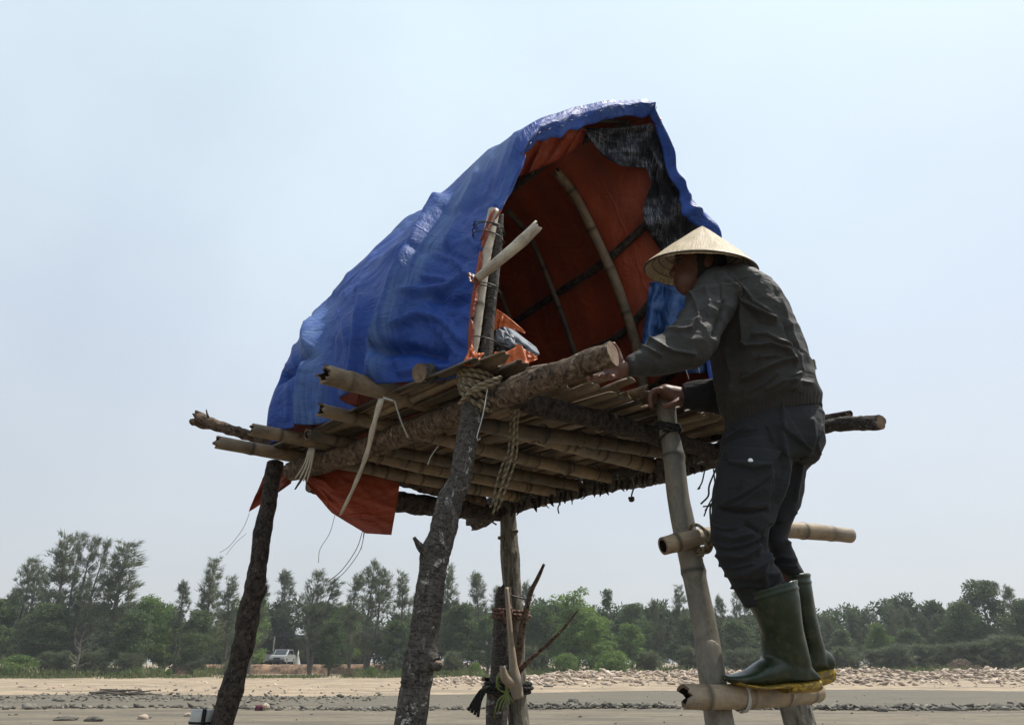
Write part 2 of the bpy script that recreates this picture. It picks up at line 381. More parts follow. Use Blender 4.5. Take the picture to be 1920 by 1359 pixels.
# ------------------------------------------------------------------ setting: ground, mudflat, beach
def m_ground(name, c1, c2, c3, s1=0.35, s2=5, bumpd=0.03, wet=None):
    a = M(name, 0.9, 0.25); o = a.obj()
    n1 = a.noise(a.mapping(o, (1, 3.0, 1)), s1, 6, 0.6, 0.6); n2 = a.noise(o, s2, 6, 0.7); n3 = a.noise(a.mapping(o, (1, 6, 1)), 0.12, 4, 0.6)
    c = a.mix(a.ramp(n1, [(0.35, 0), (0.65, 1)]), c1, c2); c = a.mix(a.ramp(n2, [(0.45, 0), (0.75, 0.7)]), c, c3)
    if wet: c = a.mix(a.ramp(n3, [(0.50, 0), (0.60, 0.7)]), c, wet)
    if name == 'drying_mud':
        sy = a.n('ShaderNodeSeparateXYZ'); a.l(o, sy.inputs[0]); ad = a.n('ShaderNodeMath', operation='MULTIPLY_ADD'); a.l(n1, ad.inputs[0]); ad.inputs[1].default_value = 5.0; a.l(sy.outputs[1], ad.inputs[2])
        mr_ = a.n('ShaderNodeMapRange'); a.l(ad.outputs[0], mr_.inputs[0]); mr_.inputs[1].default_value = 32.0; mr_.inputs[2].default_value = 34.0
        c = a.mix(a.ramp(mr_.outputs[0], [(0, 0), (1, 0.55)]), c, (0.095, 0.086, 0.066))
        st = a.noise(a.mapping(o, (0.25, 9, 1)), 1.0, 4, 0.6); c = a.mix(a.ramp(st, [(0.55, 0), (0.7, 0.5)]), c, (0.07, 0.062, 0.048))
    a.color(c); b = a.bump(n2, 0.5, bumpd); a.bump(n1, 0.4, bumpd * 2, b); return a.m
MUD = m_ground('drying_mud', (0.125, 0.103, 0.074), (0.190, 0.158, 0.114), (0.080, 0.067, 0.048), 0.6, 3.2, 0.07, (0.085, 0.075, 0.058))
SAND = m_ground('pale_sand', (0.25, 0.19, 0.130), (0.38, 0.295, 0.205), (0.16, 0.125, 0.088), 0.45, 2.5, 0.07, (0.16, 0.135, 0.10))
me = mesh('mudflat', [(-600, -60, 0), (600, -60, 0), (600, 900, 0), (-600, 900, 0)], [(0, 1, 2, 3)], False)
newobj('mudflat', me, MUD, kind='structure')
def shore(x):     # y where the sand begins
    return 42 + 2.2 * math.sin(x * 0.11) + 1.2 * math.sin(x * 0.31 + 1) + (3.5 if x > 2 else 0) * min(1, abs(x - 2) / 6)
def sandz(x, y):
    d = y - shore(x)
    if d < 0: return -0.03 + 0.0 * d
    z = 0.10 * min(1, d / 3.0) + 0.10 * max(0, min(1, (d - 9) / 16)) + 0.15 * max(0, min(1, (d - 25) / 20))
    bank = math.exp(-((y - 63) / 5.0) ** 2) * 0.75 * (1 / (1 + math.exp(-(x - 2.5) * 1.2)))
    z += bank * (0.85 + 0.3 * noise.noise(V((x * 0.2, 0, 1))))
    z += 0.07 * noise.noise(V((x * 0.5, y * 0.5, 0))) * min(1, d / 2)
    return z
ys = [shore(0) - 8 + i * 0.45 for i in range(120)] + [90 + i * 8 for i in range(30)] + [340 + i * 100 for i in range(6)]
xs = [-500, -300, -160, -110] + [-80 + i * 0.9 for i in range(180)] + [110, 160, 300, 500]
vs, fs = [], []
for y in ys:
    for x in xs: vs.append((x, y, sandz(x, y)))
nx = len(xs)
for j in range(len(ys) - 1):
    for i in range(nx - 1): fs.append((j * nx + i, j * nx + i + 1, (j + 1) * nx + i + 1, (j + 1) * nx + i))
newobj('sand_beach', mesh('sand_beach', vs, fs), SAND, kind='structure')

# rocks
def m_rock(name, c1, c2):
    a = M(name, 0.9, 0.25); o = a.obj(); n1 = a.noise(o, 3.0, 5, 0.7); at_ = a.attr('rnd').outputs['Fac']
    c = a.mix(at_, c1, c2); c = a.mix(a.ramp(n1, [(0.45, 0), (0.7, 0.6)]), c, [x * 0.55 for x in c1]); a.color(c); a.bump(n1, 0.6, 0.03); return a.m
ROCK_PALE = m_rock('pale_rubble', (0.27, 0.205, 0.155), (0.62, 0.50, 0.40))
ROCK_GREY = m_rock('muddy_clods', (0.075, 0.068, 0.056), (0.25, 0.225, 0.185))
bm = bmesh.new(); bmesh.ops.create_icosphere(bm, subdivisions=1, radius=1)
ICO_V = np.array([v.co[:] for v in bm.verts]); ICO_F = [tuple(v.index for v in f.verts) for f in bm.faces]; bm.free()
bm = bmesh.new(); bmesh.ops.create_icosphere(bm, subdivisions=5, radius=1)
ICO5_V = np.array([v.co[:] for v in bm.verts]); ICO5_F = [tuple(v.index for v in f.verts) for f in bm.faces]; bm.free()
bm = bmesh.new(); bmesh.ops.create_icosphere(bm, subdivisions=3, radius=1)
ICO3_V = np.array([v.co[:] for v in bm.verts]); ICO3_F = [tuple(v.index for v in f.verts) for f in bm.faces]; bm.free()
def rocks(name, spots, mat, rng, **kw):
    n = len(spots); nv = len(ICO_V)
    sp_ = np.array([s[:3] for s in spots]); sz = np.array([s[3] for s in spots])
    J = ICO_V[None] * (1 + rng.uniform(-0.42, 0.42, (n, nv, 1)))
    J = J * (rng.uniform(0.45, 1.5, (n, 1, 3)) * np.array([1.2, 1.0, 0.55]))
    an = rng.uniform(0, 6.28, n); c, s = np.cos(an), np.sin(an)
    X = J[..., 0] * c[:, None] - J[..., 1] * s[:, None]; Y = J[..., 0] * s[:, None] + J[..., 1] * c[:, None]
    tl = rng.uniform(-0.6, 0.6, n); Z = J[..., 2] + X * tl[:, None]
    P = np.stack([X, Y, Z], -1) * sz[:, None, None] + sp_[:, None, :]
    P = P.reshape(-1, 3)
    Fc = (np.array(ICO_F)[None] + (np.arange(n) * nv)[:, None, None]).reshape(-1, 3)
    me = bpy.data.meshes.new(name); me.vertices.add(len(P)); me.vertices.foreach_set('co', P.ravel())
    me.loops.add(Fc.size); me.loops.foreach_set('vertex_index', Fc.ravel().astype(np.int32))
    me.polygons.add(len(Fc)); me.polygons.foreach_set('loop_start', np.arange(0, Fc.size, 3, dtype=np.int32)); me.update()
    rv = np.repeat(rng.uniform(0, 1, n) ** 1.5, len(ICO_F)).astype(np.float32)
    me.attributes.new('rnd', 'FLOAT', 'FACE').data.foreach_set('value', rv)
    return newobj(name, me, mat, **kw)
rng = np.random.default_rng(4)
spots = []
for i in range(5200):       # rubble bank on the right
    x = rng.uniform(0.5, 62) if rng.random() < 0.9 else rng.uniform(-6, 3); y = 61 + rng.normal(0, 3.6)
    if x < 8 and rng.random() < 0.15: continue
    s = 0.06 + 0.22 * rng.random() ** 2.5
    spots.append((x, y, sandz(x, y) + s * 0.25, s))
for i in range(800):
    x = rng.uniform(-60, 62); y = shore(x) + 3 + abs(rng.normal(0, 7)); s = 0.03 + 0.10 * rng.random() ** 3
    spots.append((x, y, sandz(x, y) + s * 0.3, s))
rocks('rubble_bank', spots, ROCK_PALE, rng, kind='stuff')
spots = []
def ridge_line(x): return 29.0 + 0.6 * math.sin(x * 0.35) + (1.2 if x > 5 else 0) * 0.0
for i in range(3400):       # the line of muddy clods across the flat
    x = rng.uniform(-22, 24)
    dens = 0.30 + 0.9 * max(0, noise.noise(V((x * 0.35, 3, 0)))) + (0.95 if x > 7.5 else 0.0) + (0.45 if 0.5 < x < 6 else 0)
    if x < -8: dens *= 0.7
    if rng.random() > dens: continue
    y = ridge_line(x) + rng.normal(0, 0.36); s = 0.03 + 0.12 * rng.random() ** 2
    spots.append((x, y, s * 0.25 + 0.08 * max(0, 1 - abs(y - ridge_line(x)) / 0.5) * (x > 0), s))
for i in range(420):
    x = rng.uniform(-26, 26); y = rng.uniform(22, 43); s = 0.012 + 0.035 * rng.random() ** 3
    spots.append((x, y, s * 0.3, s))
for i in range(900):        # shells and clods on the left shore
    x = rng.uniform(-24, -6); y = shore(x) + rng.normal(-2.5, 2.5); s = 0.02 + 0.09 * rng.random() ** 3
    spots.append((x, y, max(0, sandz(x, y)) + s * 0.3, s))
rocks('mud_clods', spots, ROCK_GREY, rng, kind='stuff')
def boulder(px, py, wpx, hpx, label, mat, seed, cat='rock', name='boulder', hf=1.0, onsand=False):
    p = atz(px, py, 0.3 if onsand else 0.0); z = sandz(p.x, p.y) if onsand else 0
    d = p.y * CT; wr = wpx * d / F / 2; hr = hpx * d / F / 1.6
    vs = []
    for v in ICO3_V:
        q = V(v) * (1 + 0.30 * noise.noise(V(v) * 1.3 + V((seed, 0, 0))) + 0.16 * noise.noise(V(v) * 3.5 + V((seed, 5, 0))))
        vs.append((q.x * wr, q.y * wr * 0.8, (q.z + 0.45) * hr * 0.7))
    me = mesh(name, vs, ICO3_F); me.attributes.new('rnd', 'FLOAT', 'FACE').data.foreach_set('value', np.full(len(ICO3_F), 0.3, dtype=np.float32))
    o = newobj(name, me, mat, label=label, category=cat, group='stones lying on the mudflat and shore'); o.location = (p.x, p.y, max(z, 0)); return o
boulder(122, 1350, 42, 12, 'flat dark lump of mud lying on the far left of the mudflat', ROCK_GREY, 1)
boulder(176, 1352, 32, 16, 'rough dark clod beside the flat lump left on the mudflat', ROCK_GREY, 2)
boulder(268, 1348, 20, 13, 'pale stone on the mudflat left of the banded post', ROCK_PALE, 3)
boulder(352, 1343, 14, 10, 'small tan stone lying just left of the banded post', ROCK_PALE, 4)
boulder(1075, 1322, 24, 20, 'tallest pointed grey clod in the line right of the lashed pole', ROCK_GREY, 5)
boulder(1700, 1326, 32, 13, 'long dark boulder on top of the clod line right of the boots', ROCK_GREY, 6)
boulder(1778, 1332, 40, 14, 'broad dark boulder in the clod line toward the right edge', ROCK_GREY, 7)
boulder(1655, 1334, 18, 14, 'squat brown clod in the line below the long dark boulder', ROCK_GREY, 8)
boulder(1880, 1330, 46, 18, 'large knobbly boulder in the clod line at the right edge of the flat', ROCK_GREY, 9)
boulder(1028, 1281, 16, 7, 'dark stone alone on the pale sand right of the lashed pole', ROCK_GREY, 10, onsand=True)
boulder(117, 1300, 16, 8, 'brown stone on the sand left of the stick pile', ROCK_GREY, 11, onsand=True)
boulder(364, 1297, 14, 8, 'reddish brown stone on the sand left of the leftmost leg', ROCK_GREY, 12, onsand=True)
boulder(1722, 1262, 16, 8, 'white stone at the grass edge above the rubble bank', ROCK_PALE, 13, onsand=True)

# ------------------------------------------------------------------ vegetation
def m_leaf(name, dark, light, transl=0.3, brown=None):
    a = M(name, 0.6, 0.25); r_ = a.attr('rnd').outputs['Fac']
    oi = a.n('ShaderNodeObjectInfo').outputs['Random']
    c = a.mix(r_, dark, light)
    if brown: c = a.mix(a.ramp(r_, [(0.80, 0), (0.9, 0.8)]), c, brown)
    c2 = a.mix(oi, [x * 0.75 for x in dark], [min(1, x * 1.2) for x in light])
    c = a.mix(0.3, c, c2); a.color(c)
    tr = a.n('ShaderNodeBsdfTranslucent'); a.l(c, tr.inputs[0]); ms = a.n('ShaderNodeMixShader'); ms.inputs[0].default_value = transl
    a.l(a.b.outputs[0], ms.inputs[1]); a.l(tr.outputs[0], ms.inputs[2]); a.l(ms.outputs[0], a.t.nodes['Material Output'].inputs['Surface'])
    return a.m
LEAF_CAS = m_leaf('casuarina_needles', (0.062, 0.080, 0.045), (0.145, 0.170, 0.085), 0.36, (0.19, 0.145, 0.09))
LEAF_DARK = m_leaf('dark_green_leaves', (0.045, 0.072, 0.032), (0.105, 0.150, 0.052), 0.34)
LEAF_BRIGHT = m_leaf('fresh_green_leaves', (0.070, 0.120, 0.032), (0.175, 0.255, 0.062), 0.38)
LEAF_DRY = m_leaf('dry_brown_twigs', (0.10, 0.07, 0.05), (0.20, 0.15, 0.10), 0.15)
LEAF_GRASS = m_leaf('shore_grass', (0.05, 0.08, 0.028), (0.14, 0.165, 0.055), 0.3, (0.22, 0.17, 0.10))
a = M('tree_trunk_bark', 0.9, 0.2); o = a.obj(); n_ = a.noise(a.mapping(o, (6, 6, 1.5)), 1.0, 5, 0.7)
a.color(a.mix(n_, (0.07, 0.06, 0.052), (0.18, 0.16, 0.14))); a.bump(n_, 0.6, 0.03); TRUNK = a.m
def tri_mesh(name, tris, rnd):
    P = np.asarray(tris, dtype=np.float32).reshape(-1, 3); n = len(P) // 3
    me = bpy.data.meshes.new(name); me.vertices.add(len(P)); me.vertices.foreach_set('co', P.ravel())
    me.loops.add(n * 3); me.loops.foreach_set('vertex_index', np.arange(n * 3, dtype=np.int32))
    me.polygons.add(n); me.polygons.foreach_set('loop_start', np.arange(0, n * 3, 3, dtype=np.int32)); me.update()
    me.attributes.new('rnd', 'FLOAT', 'FACE').data.foreach_set('value', np.asarray(rnd, dtype=np.float32)); return me
def blades(base, dirs, length, width, rng):
    """thin triangles from base points along dirs"""
    n = len(base); side = np.cross(dirs, rng.normal(0, 1, (n, 3))); side /= np.linalg.norm(side, axis=1)[:, None] + 1e-9
    a_ = base - side * (width / 2)[:, None]; b_ = base + side * (width / 2)[:, None]; c_ = base + dirs * length[:, None]
    return np.stack([a_, b_, c_], 1)
def simple_tube(pts, rads, segs=7):
    d = tube_data(pts, rads, ds=0.5, segs=segs, end0='none', end1='flat'); return d
def casuarina(seed, h=10.0, spread=2.2, nb=120, wisps=46, lean=0.0, narrow=1.0, tops=1):
    rg = np.random.default_rng(seed); random.seed(seed)
    tubes = []; tris = []; rnd = []
    for tpi in range(tops):
        hx = h * (1 - 0.12 * tpi * rg.random()); ox = (tpi - (tops - 1) / 2) * 0.9; lx = lean + ox * 0.12
        def P(t): return np.array([ox * min(1, t * 2.5) + lx * h * 0.25 * t * t + 0.12 * math.sin(t * 5 + seed + tpi), 0.15 * math.cos(t * 4 + seed), t * hx])
        tubes.append(simple_tube([V(P(t)) for t in np.linspace(0, 1, 7)], [0.16 * (1 - t) ** 0.8 + 0.015 for t in np.linspace(0, 1, 7)]))
        for i in range(nb // tops):
            t = 0.10 + 0.9 * rg.random() ** 0.85; p0 = P(t); az = rg.uniform(0, 6.28)
            if noise.noise(V((t * 3.5 + seed, az * 0.8, tpi))) < -0.22: continue
            Lb = (0.7 + 0.9 * max(0, noise.noise(V((t * 2.2, az * 0.5, seed * 1.3))) + 0.3)) * spread * narrow * (1 - t) ** 0.75 * rg.uniform(0.5, 1.15) * (0.62 + 0.38 * min(1, t * 4)) + 0.28
            el = rg.uniform(0.45, 1.05) if t > 0.3 else rg.uniform(0.1, 0.8)
            d = np.array([math.cos(az) * math.cos(el), math.sin(az) * math.cos(el), math.sin(el)]) + np.array([lean * 0.4, 0, 0])
            d /= np.linalg.norm(d)
            if Lb > 0.9 and rg.random() < 0.5: tubes.append(simple_tube([V(p0), V(p0 + d * Lb * 0.55), V(p0 + d * Lb)], [0.032, 0.02, 0.007], 5))
            m = int(wisps * (0.4 + Lb / spread)); nt_ = rg.integers(2, 6); ts_ = rg.uniform(0.3, 1.05, nt_); tof = rg.normal(0, 0.16, (nt_, 3)) + np.array([0, 0, 0.05]); pick = rg.integers(0, nt_, m)
            base = p0 + d * (ts_[pick] * Lb)[:, None] + tof[pick] + rg.normal(0, 0.085, (m, 3))
            wd = d[None] * 0.8 + rg.normal(0, 0.45, (m, 3)) + np.array([0.15, 0, 0.25]); wd /= np.linalg.norm(wd, axis=1)[:, None]
            tris.append(blades(base, wd, rg.uniform(0.25, 0.6, m), rg.uniform(0.028, 0.072, m), rg))
            rnd.append(np.clip(rg.uniform(0, 1) * 0.7 + rg.uniform(0, 0.3, m), 0, 1))
    tr = merge(tubes)
    return tr, np.concatenate(tris), np.concatenate(rnd)
def broadleaf(seed, h=8.0, wdt=3.2, clumps=46, leaves=130, trunk=True, base=0.12, leaf=0.17):
    rg = np.random.default_rng(seed); random.seed(seed); tubes = []; tris = []; rnd = []
    top = np.array([rg.normal(0, 0.3), 0, h * 0.75])
    if trunk: tubes.append(simple_tube([V((0, 0, 0)), V((rg.normal(0, 0.2), 0.1, h * 0.35)), V(top)], [0.17, 0.12, 0.04]))
    for i in range(clumps):
        az = rg.uniform(0, 6.28); t = base + (0.97 - base) * rg.random() ** 0.8
        env = math.sin(min(1, max(0.05, (t - base * 0.5) * 1.05)) * math.pi) ** 0.55 * (0.75 + 0.5 * rg.random()) * (1.12 - 0.45 * t)
        rr = wdt * 0.5 * env * rg.uniform(0.35, 1.0)
        c = np.array([math.cos(az) * rr, math.sin(az) * rr, t * h]); cs = rg.uniform(0.35, 0.75) * (wdt / 3.2) ** 0.5
        p0 = np.array([0, 0, max(0.1, c[2] - rr * 0.9 - 0.3)])
        if trunk and rg.random() < 0.5: tubes.append(simple_tube([V(p0), V((p0 + c) / 2 + np.array([0, 0, 0.1])), V(c)], [0.045, 0.028, 0.01], 5))
        m = int(leaves * (cs / 0.55) ** 2); q = rg.normal(0, 1, (m, 3)); q /= np.linalg.norm(q, axis=1)[:, None]
        b = c + q * (cs * rg.uniform(0.3, 1.05, m) ** 0.6)[:, None] * np.array([1.1, 1.1, 0.7])
        d = q * 0.5 + rg.normal(0, 0.7, (m, 3)) + np.array([0, 0, -0.1]); d /= np.linalg.norm(d, axis=1)[:, None]
        tris.append(blades(b, d, rg.uniform(0.7, 1.5, m) * leaf, rg.uniform(0.6, 1.1, m) * leaf, rg))
        rnd.append(np.clip(rg.uniform(0, 0.75) + rg.uniform(0, 0.3, m), 0, 1))
    tr = merge(tubes) if tubes else None
    return tr, np.concatenate(tris), np.concatenate(rnd)
VAR = {}
def variant(key, fn, leafmat):
    tr, tri, rn = fn; crown = tri_mesh('crown', tri, rn); crown.materials.append(leafmat)
    tm = None
    if tr:
        tm = mesh('trunk', tr[0], tr[1]); tm.materials.append(TRUNK)
    VAR[key] = (tm, crown, float(tri[..., 2].max()))
for i in range(6): variant('cas%d' % i, casuarina(10 + i, 10, [2.6, 3.0, 2.2, 3.3, 2.6, 2.0][i], [130, 170, 120, 190, 160, 100][i], 66, [0.0, 0.25, -0.15, 0.1, 0.35, 0.0][i], 1.0, [1, 2, 1, 3, 2, 1][i]), LEAF_CAS)
for i in range(3): variant('nar%d' % i, casuarina(30 + i, 10, 1.9, 130, 60, [0.05, 0.2, -0.05][i], 1.0, 1), LEAF_CAS)
for i in range(3): variant('dk%d' % i, broadleaf(50 + i, 8, 4.6, 60, 130), LEAF_DARK)
for i in range(3): variant('br%d' % i, broadleaf(60 + i, 7, 4.2, 50, 110), LEAF_BRIGHT)
for i in range(2): variant('bu%d' % i, casuarina(70 + i, 3.6, 2.0, 190, 60, 0.1, 1.3, 3), LEAF_CAS)
for i in range(2): variant('bg%d' % i, broadleaf(80 + i, 2.4, 4.0, 40, 130, False, 0.0, 0.13), LEAF_BRIGHT)
variant('vine', broadleaf(90, 6.5, 1.3, 34, 130, True, 0.1, 0.15), LEAF_DARK)
variant('dry', broadleaf(95, 1.7, 3.0, 30, 150, False, 0.0, 0.10), LEAF_DRY)
def plant(key, px, top_py, Y, label, name, cat, rz=0.0, sx=1.0, group=None, base_py=None):
    top = at(px, top_py, Y); x = top.x; z0 = sandz(x, Y) - 0.05
    tm, cr, hgt = VAR[key]; s = (top.z - z0) / hgt
    e = empty(name, (x, Y, z0), label=label, category=cat)
    if group: e['group'] = group
    if tm:
        t = bpy.data.objects.new('trunk', tm); COL.objects.link(t); t.parent = e; t.scale = (s * sx, s * sx, s); t.rotation_euler = (0, 0, rz)
    c = bpy.data.objects.new('crown' if tm else 'foliage', cr); COL.objects.link(c); c.parent = e; c.scale = (s * sx, s * sx, s); c.rotation_euler = (0, 0, rz)
    return e
G1, G2, G3 = 'casuarinas of the belt behind the beach', 'broadleaf trees of the belt behind the beach', 'bushes at the foot of the tree belt'
CAS = [  # key, px, top, Y, sx, label
 ('cas1', 68, 1035, 84, 1.0, 'dark wind-bent casuarina near the left edge, shorter than the tall clump beside it'),
 ('cas5', 30, 1095, 88, 1.2, 'sparse thin-topped casuarina left of the wind-bent one'),
 ('nar0', 132, 988, 80, 1.25, 'slender tall casuarina forming the left spire of the tallest clump'),
 ('cas3', 178, 992, 82, 0.78, 'tallest many-stemmed casuarina in the middle of the left clump'),
 ('nar1', 232, 1008, 81, 1.7, 'right-leaning feathery casuarina at the right side of the tallest clump'),
 ('cas2', 352, 1082, 85, 0.9, 'drooping-topped casuarina right of the round green trees'),
 ('nar1', 402, 1040, 84, 1.2, 'pointed casuarina just left of the leftmost hut leg'),
 ('nar2', 440, 1072, 88, 1.2, 'thin pale casuarina directly left of the leftmost hut leg'),
 ('cas0', 492, 1068, 82, 1.0, 'rounded casuarina right of the leftmost hut leg, above the parked car'),
 ('cas2', 545, 1062, 101, 1.1, 'casuarina directly above the dark shed roof'),
 ('cas4', 596, 1062, 78, 1.3, 'wide spreading casuarina with brownish branches standing above the car and beach wall'),
 ('cas5', 668, 1068, 84, 1.2, 'open-crowned casuarina with a visible bare fork, left of the thick front leg'),
 ('cas1', 702, 1040, 82, 1.0, 'tallest double-topped casuarina left of the thick front leg'),
 ('nar0', 755, 1062, 83, 1.0, 'narrow dark casuarina next to the left side of the thick front leg'),
 ('cas0', 790, 1080, 88, 1.0, 'casuarina mostly hidden behind the thick front leg'),
 ('nar2', 846, 1050, 84, 1.1, 'narrow casuarina spire just right of the thick front leg'),
 ('cas2', 900, 1066, 86, 1.1, 'airy casuarina between the front leg and the lashed back pole'),
 ('cas0', 985, 1082, 90, 1.0, 'thin grey casuarina just right of the lashed back pole'),
 ('cas5', 930, 1092, 84, 1.1, 'low casuarina directly behind the lashed back pole'),
 ('nar1', 1265, 1092, 90, 1.1, 'pointed casuarina left of the ladder rail'),
 ('cas2', 1228, 1118, 88, 0.9, 'small dark casuarina left of the pointed one by the ladder rail'),
 ('cas0', 1345, 1108, 90, 0.9, 'casuarina right of the ladder rail behind the upper boot'),
 ('cas4', 1378, 1102, 92, 0.9, 'casuarina peeping out just left of the near rubber boot'),
 ('nar0', 1548, 1148, 94, 1.2, 'short dark casuarina just right of the rubber boots'),
 ('nar1', 1590, 1138, 94, 1.3, 'second short casuarina right of the rubber boots'),
 ('cas1', 1622, 1134, 95, 0.9, 'bushy right-leaning casuarina in the low group right of the boots'),
 ('cas4', 1668, 1127, 95, 0.95, 'taller windblown casuarina in the low group right of the boots'),
 ('nar0', 1692, 1130, 96, 1.2, 'slim upright casuarina touching the windblown one on the right'),
 ('cas1', 1722, 1142, 95, 0.85, 'low casuarina between the windblown one and the big broadleaf tree'),
 ('cas5', 1752, 1146, 95, 1.2, 'dark casuarina tucked against the left side of the big broadleaf tree'),
 ('cas2', 1888, 1092, 92, 1.0, 'wispy casuarina on the right flank of the big broadleaf tree'),
]
random.seed(3)
for k, px, ty, Y, sx, lab in CAS: plant(k, px, ty, Y, lab, 'casuarina_tree', 'tree', random.uniform(-0.5, 0.5), sx, G1)
BRL = [
 ('dk0', 8, 1118, 82, 1.2, 'dense green tree cut by the left edge of the picture'),
 ('dk1', 100, 1128, 78, 1.3, 'dark bushy tree under the wind-bent casuarina'),
 ('br0', 285, 1112, 84, 1.0, 'round bright green tree right of the tallest clump'),
 ('dk2', 262, 1140, 79, 1.2, 'dark round tree right under the tallest clump'),
 ('br1', 325, 1128, 88, 0.9, 'pale green tree between the round tree and drooping casuarina'),
 ('dk0', 378, 1140, 80, 1.1, 'dark bushy tree at the right of the sandy gap'),
 ('br2', 470, 1110, 92, 1.2, 'light green tree partly hidden behind the leftmost hut leg'),
 ('br0', 648, 1128, 90, 0.9, 'bright leafy tree just right of the wide spreading casuarina'),
 ('dk1', 625, 1160, 76, 1.1, 'dark round tree standing right of the white car'),
 ('dk2', 745, 1160, 80, 1.2, 'dark low tree at the left foot of the thick front leg'),
 ('dk0', 868, 1130, 82, 1.2, 'dark leafy tree between the thick leg and the lashed pole'),
 ('dk1', 915, 1150, 78, 1.1, 'bushy dark tree touching the left of the lashed pole'),
 ('dk2', 1010, 1128, 82, 1.1, 'dark green tree right behind the broken stick'),
 ('br1', 1076, 1098, 80, 1.25, 'largest fresh green tree right of the lashed pole'),
 ('br2', 1118, 1150, 76, 1.2, 'low fresh green tree below the vine-covered snag'),
 ('dk0', 1188, 1128, 92, 1.0, 'dark round-topped tree right of the vine-covered snag'),
 ('br0', 1180, 1165, 78, 1.2, 'light green spreading tree left of the ladder'),
 ('dk1', 1292, 1150, 84, 1.3, 'dark tree right behind the ladder rail'),
 ('dk2', 1375, 1158, 86, 1.3, 'dark tree behind the near rubber boot'),
 ('dk0', 1450, 1165, 88, 1.2, 'dark tree hidden behind both rubber boots'),
 ('dk1', 1575, 1178, 90, 1.4, 'dense dark tree low between boots and windblown casuarina'),
 ('br2', 1640, 1165, 89, 1.1, 'olive green tree under the windblown casuarina'),
 ('dk2', 1700, 1175, 90, 1.3, 'dense tree right of the olive green one'),
 ('dk0', 1832, 1083, 88, 1.1, 'biggest broadleaf tree, domed crown near the right edge'),
 ('dk1', 1795, 1125, 86, 0.9, 'dark tree leaning on the left of the biggest broadleaf tree'),
 ('dk1', 1918, 1120, 88, 1.1, 'dark tree cut by the right edge of the picture'),
 ('dk2', 1770, 1170, 88, 1.2, 'low dark tree below the left side of the biggest broadleaf tree'),
]
for k, px, ty, Y, sx, lab in BRL: plant(k, px, ty, Y, lab, 'broadleaf_tree', 'tree', random.uniform(0, 6), sx, G2)
plant('vine', 1138, 1102, 84, 'thin snag wrapped in creeper standing alone above the fresh green trees', 'creeper_covered_snag', 'tree', 0.4, 0.9)
BUS = [
 ('bg0', 40, 1225, 74, 1.4, 'light green bush at the beach edge on the far left'),
 ('bu0', 110, 1215, 76, 1.5, 'dark bush left of the bare sapling'),
 ('bu1', 185, 1210, 76, 1.5, 'dark bush just right of the bare sapling'),
 ('bu0', 250, 1218, 77, 1.3, 'dark bush behind the stick pile'),
 ('bg1', 318, 1252, 75, 0.7, 'small green bush left of the sandy gap'),
 ('bu1', 372, 1232, 75, 1.1, 'dark bush right of the sandy gap'),
 ('bu0', 430, 1238, 76, 1.2, 'dark bush behind the foot of the leftmost leg'),
 ('dry', 470, 1262, 72, 1.0, 'brown dry brush right of the leftmost leg, below the shed'),
 ('dry', 655, 1250, 72, 1.2, 'tangled dry brown brush left of the small green bush by the front leg'),
 ('bg0', 697, 1248, 72, 0.8, 'small fresh green bush left of the thick front leg'),
 ('bu1', 745, 1230, 75, 1.3, 'dark bush at the left of the thick front leg'),
 ('bu0', 850, 1215, 76, 1.4, 'dark bush right of the thick front leg'),
 ('bg1', 892, 1240, 74, 0.7, 'bright green bush left of the lashed pole'),
 ('bu1', 1000, 1205, 75, 1.4, 'dark bush right of the lashed pole'),
 ('bg0', 1060, 1222, 73, 1.1, 'wide fresh green bush below the largest green tree'),
 ('bg1', 1150, 1218, 73, 1.2, 'wide green bush below the creeper-covered snag'),
 ('bu0', 1215, 1215, 75, 1.4, 'dark bush left of the ladder foot'),
 ('bu1', 1300, 1205, 77, 1.5, 'dark bush directly behind the ladder rail'),
 ('bu0', 1390, 1210, 78, 1.6, 'dark bush behind the toe of the near boot'),
 ('bu1', 1490, 1205, 80, 1.6, 'dark bush hidden behind the boot heels'),
 ('bu0', 1580, 1205, 82, 1.8, 'dark bush right of the boots above the grass'),
 ('bu1', 1660, 1202, 82, 1.8, 'dark bush in the middle of the right-hand group'),
 ('dry', 1800, 1232, 78, 1.4, 'reddish dry brush below the biggest broadleaf tree'),
 ('bu0', 1740, 1200, 83, 1.7, 'dark bush left of the reddish dry brush'),
 ('bu1', 1840, 1185, 82, 1.9, 'flat-topped green bush below the biggest broadleaf tree'),
 ('bu0', 1910, 1182, 82, 1.7, 'flat-topped bush at the right edge of the picture'),
]
for k, px, ty, Y, sx, lab in BUS: plant(k, px, ty, Y, lab, 'bush', 'bush', random.uniform(0, 6), sx, G3)
# the wood behind, read as one mass
rg = np.random.default_rng(77); tris = []; rnd = []
for i in range(420):
    x = rg.uniform(-82, 92); y = rg.uniform(98, 112); 
    hgt = 7.2 + 3.0 * noise.noise(V((x * 0.09, 0, 5))) + rg.uniform(-0.6, 0.6)
    if -44 < x < -39: hgt *= 0.75
    for k in range(10):
        c = np.array([x + rg.normal(0, 0.8), y, rg.uniform(0.3, 1) * hgt]); m = 120
        q = rg.normal(0, 1, (m, 3)); q /= np.linalg.norm(q, axis=1)[:, None]
        b = c + q * rg.uniform(0.3, 1.1, (m, 1)) * 0.9; d = q + rg.normal(0, 0.5, (m, 3)); d /= np.linalg.norm(d, axis=1)[:, None]
        tris.append(blades(b, d, rg.uniform(0.25, 0.6, m), rg.uniform(0.15, 0.35, m), rg)); rnd.append(np.clip(rg.uniform(0, 0.6) + rg.uniform(0, 0.3, m), 0, 1))
